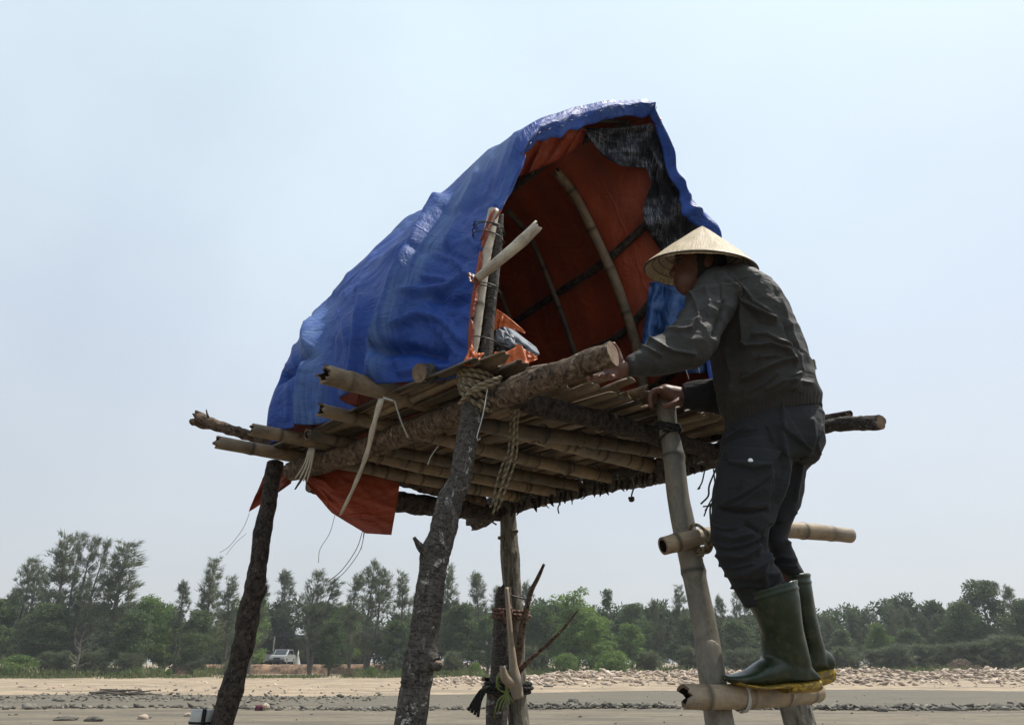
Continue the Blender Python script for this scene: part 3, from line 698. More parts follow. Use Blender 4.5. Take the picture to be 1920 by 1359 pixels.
newobj('background_wood', tri_mesh('background_wood', np.concatenate(tris), np.concatenate(rnd)), LEAF_DARK, kind='stuff')
# grass strip above the rubble on the right and tufts elsewhere
tris = []; rnd = []
m = 26000; x = rg.uniform(9, 66, m); y = rg.normal(69.5, 2.3, m); keep = rg.random(m) < 0.5 + 0.5 * np.sin(x * 0.8) * np.sin(x * 0.23)
x, y = x[keep], y[keep]; z = np.array([sandz(a_, b_) for a_, b_ in zip(x, y)])
d = rg.normal(0, 0.35, (len(x), 3)) + np.array([0, 0, 1.0]); d /= np.linalg.norm(d, axis=1)[:, None]
tris.append(blades(np.stack([x, y, z], 1), d, rg.uniform(0.12, 0.5, len(x)), rg.uniform(0.05, 0.14, len(x)), rg)); rnd.append(rg.uniform(0, 1, len(x)))
m = 14000; x = rg.uniform(-60, 10, m); y = rg.normal(71.5, 1.3, m); keep = rg.random(m) < 0.5 + 0.5 * np.sin(x * 0.9) * np.sin(x * 0.31)
x, y = x[keep], y[keep]; z = np.array([sandz(a_, b_) for a_, b_ in zip(x, y)])
d = rg.normal(0, 0.35, (len(x), 3)) + np.array([0, 0, 1.0]); d /= np.linalg.norm(d, axis=1)[:, None]
tris.append(blades(np.stack([x, y, z], 1), d, rg.uniform(0.1, 0.4, len(x)), rg.uniform(0.05, 0.14, len(x)), rg)); rnd.append(rg.uniform(0, 1, len(x)))
m = 60000; x = np.where(rg.random(m) < 0.62, rg.uniform(-62, 12, m), rg.uniform(12, 70, m)); y = rg.uniform(70.5, 88, m); pxx = 960 + F * x / (y * CT)
keep = (rg.random(m) < 0.62 + 0.38 * np.sin(x * 1.7) * np.sin(x * 0.6 + 1)) & ~((pxx > 312) & (pxx < 366)) & ~((pxx > 452) & (pxx < 642))
x, y = x[keep], y[keep]; z = np.array([sandz(a_, b_) for a_, b_ in zip(x, y)])
d = rg.normal(0, 0.4, (len(x), 3)) + np.array([0, 0, 1.0]); d /= np.linalg.norm(d, axis=1)[:, None]
und = blades(np.stack([x, y, z + rg.uniform(0, 0.5, len(x))], 1), d, rg.uniform(0.2, 0.9, len(x)) * (0.55 + 0.6 * np.sin(x * 0.9) * np.sin(x * 0.37 + 2)), rg.uniform(0.06, 0.20, len(x)), rg)
newobj('undergrowth', tri_mesh('undergrowth', und, np.clip(rg.uniform(0, 0.5, len(x)) + 0.45 * (np.sin(x * 1.3) > 0.4), 0, 1)), LEAF_GRASS, kind='stuff')
newobj('shore_grass', tri_mesh('shore_grass', np.concatenate(tris), np.concatenate(rnd)), LEAF_GRASS, kind='stuff')
# bare sapling on the left
bp = at(133, 1282, 71.0); bp.z = sandz(bp.x, 71)
t_ = [tube_data([V((0, 0, 0)), V((0.25, 0, 1.5)), V((0.1, 0, 3.0)), V((0.35, 0, 4.1))], [0.07, 0.055, 0.035, 0.01], ds=0.2, segs=6)]
for q, (z, dx, l_) in enumerate([(0.9, 1, 1.6), (1.5, -1, 1.1), (2.1, 1, 1.5), (2.6, -1, 0.9), (3.0, 1, 0.9), (1.2, -1, 1.3), (2.3, -1, 1.0)]):
    b0 = V((0.2, 0, z)); t_.append(tube_data([b0, b0 + V((dx * l_ * 0.5, 0.1, 0.35)), b0 + V((dx * l_, 0.1 * q, 0.85))], [0.035, 0.02, 0.006], ds=0.2, segs=5))
tobj('bare_sapling', merge(t_), BARK_GREY, None, None, None, label='pale leafless sapling at the beach edge in front of the tallest casuarinas', category='sapling').location = bp
# stick pile on the left shore
a = M('driftwood_sticks', 0.9, 0.2); n_ = a.noise(a.obj(), 6, 4, 0.6); a.color(a.mix(n_, (0.055, 0.045, 0.037), (0.17, 0.14, 0.11))); STICKS = a.m
p = atz(225, 1293, 0.25); pile = empty('stick_pile', (p.x, p.y, sandz(p.x, p.y)), label='low heap of dark cut poles lying on the sand at left', category='stick pile')
random.seed(8)
for i in range(26):
    l_ = random.uniform(1.1, 2.6); c = V((random.uniform(-0.9, 0.9), random.uniform(-0.5, 0.5), 0.05 + 0.26 * (1 - i / 26) * random.random()))
    d = V((1, random.uniform(-0.35, 0.35), random.uniform(-0.05, 0.12))).normalized() * l_ / 2
    tobj('stick', tube_data([c - d, c + V((0, 0, 0.03)), c + d], [0.035, 0.03, 0.02], ds=0.3, segs=6), STICKS, pile, origin=V((0, 0, 0)))

# ------------------------------------------------------------------ far shed, low wall, car, folded white cloth
a = M('shed_cladding', 0.8, 0.2); n_ = a.noise(a.obj(), 2, 4, 0.6); a.color(a.mix(n_, (0.018, 0.022, 0.028), (0.045, 0.05, 0.058))); SHEDM = a.m
a = M('teal_sheet', 0.5, 0.4); a.color((0.03, 0.14, 0.12)); TEAL = a.m
a = M('pale_board', 0.7, 0.3); a.color((0.42, 0.42, 0.38)); PALEB = a.m
a = M('low_wall_laterite', 0.9, 0.2); n_ = a.noise(a.obj(), 1.6, 6, 0.75); a.color(a.mix(a.ramp(n_, [(0.4, 0), (0.62, 1)]), (0.10, 0.065, 0.045), (0.34, 0.22, 0.14))); a.bump(n_, 0.8, 0.08); WALLM = a.m
def boxv(cx, cy, cz, sx, sy, sz):
    return [(cx + i * sx / 2, cy + j * sy / 2, cz + k * sz / 2) for i in (-1, 1) for j in (-1, 1) for k in (-1, 1)]
BOXF = [(0, 1, 3, 2), (4, 6, 7, 5), (0, 4, 5, 1), (2, 3, 7, 6), (0, 2, 6, 4), (1, 5, 7, 3)]
def box(name, c, s, mat, parent, bev=0.0, **kw):
    bm = bmesh.new(); vv = [bm.verts.new(v) for v in boxv(*c, *s)]
    for f in BOXF: bm.faces.new([vv[i] for i in f])
    bmesh.ops.recalc_face_normals(bm, faces=bm.faces)
    if bev: bmesh.ops.bevel(bm, geom=bm.edges[:], offset=bev, segments=2, affect='EDGES')
    me = bpy.data.meshes.new(name); bm.to_mesh(me); bm.free(); return newobj(name, me, mat, parent, **kw)
g = atz(525, 1256, 0.85); gz = 1.25
gx = at(525, 1256, 92).x
terr = box('raised_terrace', (gx + 3.0, 96, 0.55), (26, 20, 1.35), SAND, None, 0.1, kind='structure')
wl = empty('retaining_wall', (gx + 4, 85.4, 0), label='rough reddish earth and stone retaining wall below the car and shed', category='wall')
vs, fs = [], []
NW = 90
for i in range(NW + 1):
    for j, (yy, zz) in enumerate(((-0.6, 0.2), (-0.35, 0.7), (0.0, 1.15), (0.4, 1.25), (0.9, 1.2))):
        xx = -13 + 26 * i / NW; n0 = 0.35 * noise.noise(V((xx * 0.8, j * 0.7, 2))); vs.append((xx, yy + n0, zz + 0.12 * noise.noise(V((xx * 1.4, j, 7)))))
for i in range(NW):
    for j in range(4): fs.append((i * 5 + j, (i + 1) * 5 + j, (i + 1) * 5 + j + 1, i * 5 + j + 1))
newobj('wall_face', mesh('wall_face', vs, fs), WALLM, wl)
shed = empty('beach_shed', (gx, 100, 1.2), label='dark open-fronted shed with teal sheet under the casuarinas behind the car', category='shed')
box('back_wall', (0, 3, 1.6), (16, 0.2, 3.2), SHEDM, shed); box('side_wall', (-8, 1.5, 1.6), (0.2, 2.8, 3.2), SHEDM, shed)
box('roof', (0, 1.2, 3.32), (17, 5.4, 0.16), SHEDM, shed); box('fascia_board', (-4.6, -1.62, 3.25), (1.6, 0.08, 0.5), PALEB, shed)
box('teal_sheet', (4.6, -1.4, 2.2), (3.8, 0.06, 0.9), TEAL, shed)
for xx in (-7.5, -3.0, 1.4, 6.6): box('post', (xx, -1.3, 1.6), (0.16, 0.16, 3.2), PALEB if xx == -3.0 else SHEDM, shed)
# car, front three-quarter view, driver's door open
a = M('white_car_paint', 0.3, 0.5); a.color((0.30, 0.31, 0.31)); CARW = a.m
a = M('car_glass', 0.1, 0.6); a.color((0.015, 0.018, 0.022)); GLASS = a.m
a = M('black_rubber', 0.8, 0.2); a.color((0.015, 0.015, 0.015)); TYRE = a.m
a = M('grille_black', 0.4, 0.4); a.color((0.02, 0.02, 0.022)); GRILLE = a.m
a = M('lamp_glass', 0.15, 0.6); a.color((0.5, 0.52, 0.55)); LAMPG = a.m
a = M('grey_rim', 0.4, 0.5); a.b.inputs['Metallic'].default_value = 0.7; a.color((0.4, 0.4, 0.42)); RIM = a.m
cy_ = 91.0; cx_ = at(528, 1250, cy_).x
car = empty('parked_car', (cx_, cy_, 1.23), label='small white car parked with its side door open in front of the dark shed', category='car')
def lprism(name, prof, x0, x1, mat, parent, taper=1.0):
    """profile in (y,z), extruded along x; the car faces -y"""
    n = len(prof); yc = sum(p_[0] for p_ in prof) / n; vs = []
    for xx, t in ((x0, taper), (x0 * 0.9 + x1 * 0.1, 1), (x0 * 0.1 + x1 * 0.9, 1), (x1, taper)):
        vs += [(xx, yc + (y_ - yc) * t, z_) for y_, z_ in prof]
    fs = [tuple(range(n))[::-1], tuple(range(3 * n, 4 * n))]
    for s_ in range(3):
        for i in range(n): j = (i + 1) % n; fs.append((s_ * n + i, s_ * n + j, (s_ + 1) * n + j, (s_ + 1) * n + i))
    me = mesh(name, vs, fs, False); bm = bmesh.new(); bm.from_mesh(me); bmesh.ops.recalc_face_normals(bm, faces=bm.faces); bm.to_mesh(me); bm.free()
    return newobj(name, me, mat, parent)
lprism('body', [(-2.2, 0.3), (-2.28, 0.6), (-2.15, 0.88), (-1.1, 1.02), (1.9, 1.05), (2.25, 0.9), (2.2, 0.3)], -0.9, 0.9, CARW, car, 0.96)
lprism('cabin', [(-1.15, 1.0), (-0.35, 1.58), (1.3, 1.60), (1.95, 1.03)], -0.78, 0.78, CARW, car, 0.95)
lprism('windscreen', [(-1.16, 1.05), (-0.42, 1.55), (-0.40, 1.50), (-1.10, 1.02)], -0.66, 0.66, GLASS, car)
for s_ in (-1, 1):
    lprism('side_window', [(-0.85, 1.06), (-0.32, 1.50), (1.2, 1.52), (1.65, 1.08)], s_ * 0.79 - 0.006, s_ * 0.79 + 0.006, GLASS, car)
    box('headlight', (s_ * 0.66, -2.24, 0.72), (0.36, 0.1, 0.18), LAMPG, car, 0.03)
    box('mirror', (s_ * 1.0, -0.75, 1.08), (0.2, 0.1, 0.14), CARW, car, 0.03)
    for yy in (-1.4, 1.4):
        wv_, wf_ = [], []
        tyre = empty('wheel', (0, 0, 0)); bpy.data.objects.remove(tyre)
        d = tube_data([V((s_ * 0.72, yy, 0.32)), V((s_ * 0.92, yy, 0.32))], 0.32, ds=0.1, segs=18)
        wh = tobj('wheel', d, TYRE, car, TYRE); d = tube_data([V((s_ * 0.90, yy, 0.32)), V((s_ * 0.935, yy, 0.32))], 0.2, ds=0.1, segs=14); tobj('rim', d, RIM, wh, RIM)
box('grille', (0, -2.27, 0.62), (0.8, 0.06, 0.22), GRILLE, car, 0.02); box('bumper', (0, -2.3, 0.38), (1.7, 0.12, 0.2), GRILLE, car, 0.03)
dr = box('door', (-1.38, -0.55, 0.72), (0.95, 0.07, 0.72), CARW, car, 0.03); box('door_window_frame', (-1.32, -0.55, 1.25), (0.72, 0.03, 0.32), GLASS, dr, 0.01)
# white pointed cloth right of the car
cc = at(556, 1256, 90); vs = [(0, 0, 1.55)]; 
for k in range(14): a_ = k / 14 * 6.283; r_ = 0.33 + 0.05 * math.sin(a_ * 4); vs.append((r_ * math.cos(a_), r_ * math.sin(a_), 0.0))
for k in range(14): a_ = k / 14 * 6.283; r_ = 0.13 + 0.03 * math.sin(a_ * 4 + 1); vs.append((r_ * math.cos(a_), r_ * math.sin(a_), 0.85))
fs = [(1 + k, 1 + (k + 1) % 14, 15 + (k + 1) % 14, 15 + k) for k in range(14)] + [(15 + k, 15 + (k + 1) % 14, 0) for k in range(14)]
o = newobj('folded_parasol', mesh('folded_parasol', vs, fs), PALEB, label='small white pointed folded cloth standing right of the white car', category='parasol'); o.location = (cc.x, 90, 1.23)
# rags on the mud between the leftmost leg and the front leg
a = M('maroon_rag', 0.9, 0.2); a.color((0.09, 0.02, 0.035)); MAROON = a.m
a = M('cream_rag', 0.9, 0.2); a.color((0.42, 0.35, 0.26)); CREAM = a.m
rp = atz(490, 1332, 0)
rag = empty('rag_bundle', (rp.x, rp.y, 0), label='crumpled maroon and cream rag bundle on the mud right of the leftmost leg', category='rag bundle')
for nm, cx2, mt, sd_, sxx in (('maroon_cloth', -0.10, MAROON, 3, 0.15), ('cream_cloth', 0.14, CREAM, 9, 0.11)):
    vs = []
    for v in ICO3_V:
        q = V(v); q = q * (1 + 0.45 * noise.noise(q * 1.8 + V((sd_, 0, 0))) + 0.25 * noise.noise(q * 5 + V((sd_, 3, 0))))
        vs.append((cx2 + q.x * sxx, q.y * 0.12, 0.07 + (0.06 if cx2 > 0 else 0) + q.z * 0.10))
    newobj(nm, mesh(nm, vs, ICO3_F), mt, rag)
# banded post beside the leftmost leg
a = M('weathered_concrete', 0.7, 0.4); n_ = a.noise(a.obj(), 30, 5, 0.7); a.color(a.mix(n_, (0.28, 0.28, 0.26), (0.52, 0.52, 0.49))); CONC = a.m
pt = at(381, 1330, 3.15); pb_ = V((pt.x - 0.02, pt.y - 0.02, 0.0)); ax = (pt - pb_).normalized()
post = empty('banded_post', pb_, label='short pale grey post with black straps beside the foot of the leftmost leg', category='post')
o = tobj('shaft', tube_data([V((0, 0, 0)), (pt - pb_) * 0.5, pt - pb_], 0.043, ds=0.03, segs=24, rough=0.02), CONC, post, CONC)
for f_ in (0.045, 0.075): 
    q = pt - pb_ - ax * f_; tobj('strap', tube_data([q - ax * 0.004, q + ax * 0.004], 0.046, ds=0.01, segs=24), TYRE, post, TYRE)
q1 = pt - pb_ + V((0.022, -0.042, 0.004)); tobj('vertical_strap', tube_data([q1, q1 - ax * 0.4], 0.008, ds=0.02, segs=8), TYRE, post, TYRE)
# ------------------------------------------------------------------ the hut on stilts
hut = empty('stilt_hut', (0.35, 3.2, 0.0), label='raised bamboo watch hut on four crooked log legs under a blue and orange tarpaulin', category='hut')
HO = V(hut.location)
def H(o): return adopt(o, hut)
A_ = V((-0.15, 2.85, 0)); B_ = V((-1.32, 4.12, 0)); C_ = V((-0.11, 5.20, 0)); D_ = V((1.08, 3.76, 0))
def plat(s, w, z):       # s 0..1 from the A-B side to the D-C side, w 0..1 from front (A-D) to back (B-C); z in hut units above the eye
    l_ = A_.lerp(B_, w); r_ = D_.lerp(C_, w); p_ = l_ + (r_ - l_) * s; return hp(p_.x, p_.y, z)
# --- legs
def L_(rows): return [at(px, py, y) for px, py, y in rows]
random.seed(21)
def down(p, q, z=-0.25):     # continue the line q -> p to the ground
    d = (p - q); t = (p.z - z) / -d.z; return p + d * t
ptsA = L_([(769, 1359, 2.20), (780, 1280, 2.21), (789, 1235, 2.215), (794, 1200, 2.22), (807, 1100, 2.23), (816, 1040, 2.235), (829, 1000, 2.24), (844, 940, 2.25), (862, 900, 2.26), (871, 850, 2.27), (880, 800, 2.28), (892, 740, 2.29), (900, 712, 2.30)])
gA = down(ptsA[0], ptsA[2]); ptsA = [gA, gA.lerp(ptsA[0], 0.5) + V((0.015, 0, 0))] + ptsA
rA = [0.058, 0.050, 0.0415, 0.0415, 0.0435, 0.040, 0.0425, 0.044, 0.0395, 0.038, 0.0355, 0.0355, 0.036, 0.038, 0.037]
stub = tube_data(L_([(806, 1040, 2.22), (790, 1028, 2.20), (776, 1008, 2.18)]), [0.020, 0.012, 0.005], ds=0.01, segs=10, rough=0.1)
knot = tube_data(L_([(805, 1235, 2.20), (820, 1246, 2.18), (823, 1240, 2.175)]), [0.025, 0.017, 0.010], ds=0.008, segs=12, rough=0.15)
H(pole('leg', ptsA, rA, BARK_DARK, None, extra=[stub, knot], rough=0.09, rscale=30, lump=0.12, segs=36, ds=0.008, label='thick dark front leg with white lichen specks'))
ptsB = L_([(416, 1359, 3.13), (431, 1300, 3.15), (446, 1250, 3.17), (459, 1200, 3.18), (465, 1150, 3.19), (477, 1100, 3.2), (485, 1050, 3.21), (491, 1000, 3.22), (501, 950, 3.24), (511, 905, 3.26), (517, 868, 3.28)])
gB = down(ptsB[0], ptsB[2]); ptsB = [gB, gB.lerp(ptsB[0], 0.5)] + ptsB
stub = tube_data(L_([(480, 1120, 3.19), (493, 1108, 3.18), (499, 1098, 3.17)]), [0.03, 0.018, 0.006], ds=0.01, segs=10, rough=0.1)
H(pole('leg', ptsB, [0.055, 0.048, 0.039, 0.044, 0.042, 0.045, 0.049, 0.043, 0.038, 0.037, 0.034, 0.033, 0.034], BARK_BLACK, None, extra=[stub], rough=0.12, lump=0.22, segs=30, ds=0.010, label='slim blackish knobbly leg at far left'))
ptsC = L_([(972, 1359, 4.05), (967, 1250, 4.08), (962, 1150, 4.1), (959, 1080, 4.11), (955, 1020, 4.13), (952, 960, 4.15), (950, 935, 4.16)])
gC = down(ptsC[0], ptsC[2]); ptsC = [gC, gC.lerp(ptsC[0], 0.5)] + ptsC
stub = tube_data(L_([(962, 1000, 4.09), (970, 996, 4.06)]), [0.018, 0.008], ds=0.01, segs=8, rough=0.1)
stub2 = tube_data(L_([(944, 1010, 4.1), (934, 1008, 4.09)]), [0.016, 0.008], ds=0.01, segs=8, rough=0.1)
legC = H(pole('leg', ptsC, [0.068, 0.062, 0.053, 0.052, 0.050, 0.050, 0.048, 0.045, 0.044], BARK_GREY, None, extra=[stub, stub2], rough=0.05, lump=0.14, label='smooth grey back leg'))
ptsD = L_([(1500, 1359, 2.90), (1488, 1300, 2.92), (1450, 1180, 2.97), (1412, 1060, 3.0), (1378, 950, 3.01), (1350, 840, 3.02)])
gD = down(ptsD[0], ptsD[2]); ptsD = [gD] + ptsD
H(pole('leg', ptsD, [0.062, 0.054, 0.052, 0.048, 0.046, 0.042, 0.040], BARK_GREY, None, rough=0.06, lump=0.14, label='grey leg behind the rubber boots'))
# second post lashed to the back leg
pts = L_([(931, 1359, 3.98), (936, 1290, 3.99), (940, 1200, 4.0), (944, 1130, 4.02), (946, 1105, 4.03)])
pts = [down(pts[0], pts[2])] + pts
H(pole('support_post', pts, [0.062, 0.056, 0.053, 0.048, 0.044, 0.036], BARK_DARK, None, end1='ragged', label='short dark post lashed to the back leg'))
# branches and pale stick tied to the back leg
H(pole('broken_branch', L_([(962, 1285, 3.93), (972, 1228, 3.92), (981, 1170, 3.90), (995, 1112, 3.89), (1008, 1085, 3.88), (1020, 1058, 3.87)]), [0.024, 0.021, 0.016, 0.012, 0.010, 0.007], BARK_BROWN, None, end1='ragged', rough=0.12))
H(pole('broken_branch', L_([(970, 1262, 3.9), (990, 1240, 3.88), (1030, 1205, 3.86), (1060, 1174, 3.85), (1085, 1142, 3.84)]), [0.014, 0.011, 0.009, 0.007, 0.003], BARK_BROWN, None, end1='ragged', rough=0.12))
st = pole('pale_stick', L_([(972, 1310, 3.86), (966, 1280, 3.86), (962, 1240, 3.86), (957, 1190, 3.87), (953, 1140, 3.9), (950, 1102, 3.93)]), [0.028, 0.033, 0.018, 0.014, 0.012, 0.010], BAMBOO_TAN, None, rough=0.04,
          extra=[tube_data(L_([(966, 1285, 3.86), (948, 1272, 3.83), (942, 1248, 3.82)]), [0.03, 0.022, 0.014], ds=0.01, segs=10, end1='ragged')])
H(st)
# rope and green strips on the back leg
legax = (ptsC[3] - ptsC[5]).normalized()
H(coil(at(958, 1152, 4.03), (0.02, 0.05, 1), 0.094, 0.008, 3, 0.018, ROPE_RED, 'rope_lashing', None, tilt=0.15))
for k in range(3): H(coil(at(948 + k * 3, 1160 - k * 6, 3.93), (1, 0.3, 0.3 - 0.3 * k), 0.026, 0.007, 2, 0.010, ROPE_RED, 'rope_knot', None, wob=0.3))
H(coil(at(952, 1287, 3.99), (0.0, 0.05, 1), 0.115, 0.009, 3, 0.018, ROPE_DARK, 'rope_lashing', None, tilt=0.08))
H(coil(at(962, 1115, 4.08), (0.1, 0.05, 1), 0.072, 0.004, 1, 0.02, WIRE, 'tie_wire', None, tilt=0.3))
for k in range(4): H(thread(L_([(922, 1288, 3.9), (905 + k * 2, 1292 + k, 3.88), (892 + k * 3, 1308 + 2 * k, 3.87), (878 + k * 6, 1332 + 4 * k, 3.86)]), 0.008, ROPE_DARK, 'rope_tail', None))
for k in range(6):
    x1 = 934 + k * 5.5; H(thread(L_([(948 + k, 1284, 3.86), (948 + k, 1300, 3.85), (x1, 1322 - abs(k - 3) * 3, 3.83), (x1 - 8 + k * 2, 1345 - k * 7, 3.82)]), [0.003, 0.0045, 0.0035, 0.0015], GREENSTRAP, 'green_strip', None))
H(coil(at(946, 1278, 3.86), (0.2, 1, 0.3), 0.035, 0.005, 2, 0.006, GREENSTRAP, 'green_strip', None, wob=0.3))

# --- main beams
e1 = at(1150, 664, 2.02); e0 = at(545, 884, 3.22)
beamAB = [e0, at(600, 868, 3.13), at(660, 850, 3.0), at(760, 812, 2.76), at(860, 778, 2.5), at(935, 744, 2.27), at(1010, 714, 2.16), at(1080, 690, 2.09), e1]
H(pole('beam', beamAB, [0.042, 0.045, 0.044, 0.045, 0.043, 0.0425, 0.039, 0.037, 0.0385], BARK_BROWN, None, rough=0.14, rscale=26, lump=0.16, segs=34, ds=0.009, label='flaky brown log jutting out at the front, held by the man'))
bCD = [at(888, 968, 4.35), at(930, 950, 4.2), at(990, 934, 4.02), at(1080, 914, 3.83), at(1170, 896, 3.55), at(1260, 878, 3.3), at(1350, 850, 3.02), at(1450, 818, 2.80), at(1560, 797, 2.56), at(1652, 793, 2.38)]
H(pole('beam', bCD, [0.075, 0.060, 0.055, 0.05, 0.055, 0.055, 0.045, 0.028, 0.026, 0.023], BARK_DARK, None, rough=0.22, rscale=30, lump=0.25, segs=28, end0='ragged', label='ragged black log at the back, its cut end showing right of the man'))
bAD = [plat(0.04, 0.0, 1.03), plat(0.25, -0.01, 1.01), plat(0.5, 0.0, 1.02), plat(0.75, 0.01, 1.01), plat(1.08, 0.0, 1.0)]
H(pole('beam', bAD, [0.032, 0.036, 0.038, 0.035, 0.03], BARK_BLACK, None, rough=0.16, rscale=26, label='dark log along the open front'))
bBC = [plat(0.12, 0.985, 0.95), plat(0.3, 0.99, 0.92), plat(0.7, 0.985, 0.93), plat(1.03, 0.985, 0.95)]
H(pole('beam', bBC, [0.045, 0.05, 0.05, 0.04], BARK_BLACK, None, rough=0.16, rscale=26))
H(pole('spare_log', [at(786, 700, 2.33), at(830, 703, 2.42), at(880, 708, 2.54), at(940, 716, 2.70)], [0.033, 0.036, 0.034, 0.03], BARK_DARK, None, end0='flat', label='short dark log with a pale cut end under the tarpaulin edge'))
# --- joists, resting on the beams, sticking out on the left
def joist(px, py, Y, r, w1, mat=BAMBOO_DIM, s1=1.15, z1=1.03, bend=0.0, lab=None, **kw):
    p0 = at(px, py, Y); p1 = plat(s1, w1, z1); m = p0.lerp(p1, 0.5) + V((random.uniform(-.02, .02), random.uniform(-.02, .02), bend + random.uniform(-.014, .010)))
    kwl = dict(label=lab) if lab else {}
    o = pole('joist', [p0, p0.lerp(p1, 0.25) + V((0, 0, bend * 0.6)), m, p1], r, mat, None, bamboo=kw.pop('bamboo', True), **kw, **kwl); H(o); return p0, p1
J = []
J.append(joist(608, 702, 2.40, [0.034, 0.036, 0.036, 0.034], 0.27, BAMBOO, lab='thickest pale bamboo jutting out at left', end0='ragged_hollow', node_gap=0.20))
J.append(joist(601, 769, 2.66, [0.026, 0.028, 0.029, 0.03], 0.45, BAMBOO, node_gap=0.28))
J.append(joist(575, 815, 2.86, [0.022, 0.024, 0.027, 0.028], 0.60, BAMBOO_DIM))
J.append(joist(470, 805, 2.90, [0.026, 0.028, 0.029, 0.03], 0.72, BAMBOO))
J.append(joist(405, 829, 3.03, [0.027, 0.029, 0.030, 0.03], 0.87, BAMBOO, lab='lowest bamboo at far left with a split hollow end', end0='ragged_hollow', node_gap=0.30))
H(pole('joist', L_([(364, 785, 3.13), (405, 798, 3.15), (470, 818, 3.22), (540, 842, 3.3), (640, 870, 3.5)]) + [plat(0.9, 0.97, 1.0)], [0.034, 0.024, 0.024, 0.026, 0.028, 0.03], BARK_BROWN, None, rough=0.3, rscale=34, lump=0.4, end0='ragged',
     extra=[tube_data(L_([(394, 790, 3.13), (388, 775, 3.12), (387, 768, 3.12)]), [0.007, 0.004, 0.002], ds=0.01, segs=6)], label='knobbly driftwood branch at far left'))
J.append(joist(872, 792, 2.46, [0.026, 0.027, 0.027, 0.027], 0.12, BAMBOO_DIM, s1=1.02))
# wire bindings round the joists
for (p0, p1) in J:
    d = (p1 - p0); n_ = 6
    for k in range(n_):
        t = 0.32 + 0.62 * (k + random.uniform(-0.3, 0.3)) / n_
        H(coil(p0 + d * t, d + V((random.uniform(-.5, .5), random.uniform(-.5, .5), 0)) * 0.5, 0.035, 0.0022, 1.0, 0.01, WIRE, 'tie_wire', None, n=16))
# --- split bamboo floor, slats parallel to the A-B side, on top of the joists
def slat(s, w0, w1, width, z, open_up, mat, tw=0.0):
    p0 = plat(s, w0, z); p1 = plat(s + random.uniform(-0.012, 0.012), w1, z + random.uniform(-0.01, 0.01)); T = (p1 - p0).normalized()
    sd_ = T.cross(V((0, 0, 1))).normalized(); up = sd_.cross(T)
    n = 12; vs, tc = [], []; K = 9; th = 0.007; off = random.random() * 50
    for i in range(n + 1):
        t = i / n; c = p0.lerp(p1, t) + V((0, 0, 0.006 * math.sin(t * 9 + s * 30)))
        ww = width * (1 + 0.08 * math.sin(t * 7 + s * 11)); ru = ww * 0.62
        for lay in (0, 1):
            for k in range(K):
                a_ = (k / (K - 1) - 0.5) * 2.3; r_ = ru - (th if lay else 0)
                x_ = math.sin(a_) * r_; z_ = (math.cos(a_) - 0.55) * r_ * (-1 if open_up else 1)
                q = c + sd_ * (x_ * math.cos(tw) - z_ * math.sin(tw)) + up * (z_ * math.cos(tw) + x_ * math.sin(tw))
                if i == 0: q += T * 0.03 * noise.noise(V((a_ * 3, s * 40, 0)))
                vs.append(q); tc.append((x_ + off, z_, t * 1.3 + off))
    fs = []
    for i in range(n):
        b0, b1 = i * 2 * K, (i + 1) * 2 * K
        for k in range(K - 1):
            fs.append((b0 + k, b0 + k + 1, b1 + k + 1, b1 + k)); fs.append((b0 + K + k + 1, b0 + K + k, b1 + K + k, b1 + K + k + 1))
        fs.append((b0, b1, b1 + K, b0 + K)); fs.append((b0 + K - 1, b0 + 2 * K - 1, b1 + 2 * K - 1, b1 + K - 1))
    for b0 in (0, n * 2 * K):
        for k in range(K - 1): fs.append((b0 + k, b0 + K + k, b0 + K + k + 1, b0 + k + 1))
    return tobj('floor_slat', (vs, fs, [0] * len(fs), tc, [0.0] * len(vs)), mat, None)
random.seed(5)
s = -0.05; i = 0
while s < 1.08:
    wd = random.uniform(0.034, 0.060); z = 1.095 + random.uniform(-0.008, 0.016)
    H(slat(s, -0.07 + random.uniform(-0.05, 0.03), 1.04, wd, z, i % 3 == 2, BAMBOO if random.random() < 0.6 else BAMBOO_DIM, random.uniform(-0.25, 0.25)))
    s += wd / 1.22 * random.uniform(0.82, 0.98); i += 1
for s in (0.36, 0.47, 0.56, 0.65, 0.86, 0.93, 1.0, 1.06):      # short loose pieces along the front edge
    H(slat(s, -0.11 + random.uniform(-0.03, 0.03), 0.30 + random.uniform(-0.1, 0.2), random.uniform(0.05, 0.066), 1.15 + random.uniform(0, 0.025), random.random() < 0.2, BAMBOO, random.uniform(-0.35, 0.35)))
# loose thin canes lying on the floor at the front left
for (x0, y0, x1, y1, r) in ((935, 712, 1030, 690, 0.011), (940, 722, 1090, 684, 0.012), (950, 700, 1075, 680, 0.009), (930, 732, 1010, 700, 0.012), (960, 726, 1060, 706, 0.010)):
    H(pole('loose_cane', [at(x0, y0, 2.42), at((x0 + x1) / 2, (y0 + y1) / 2 - 1, 2.44), at(x1, y1, 2.5)], r, BAMBOO, None, bamboo=True, segs=10))
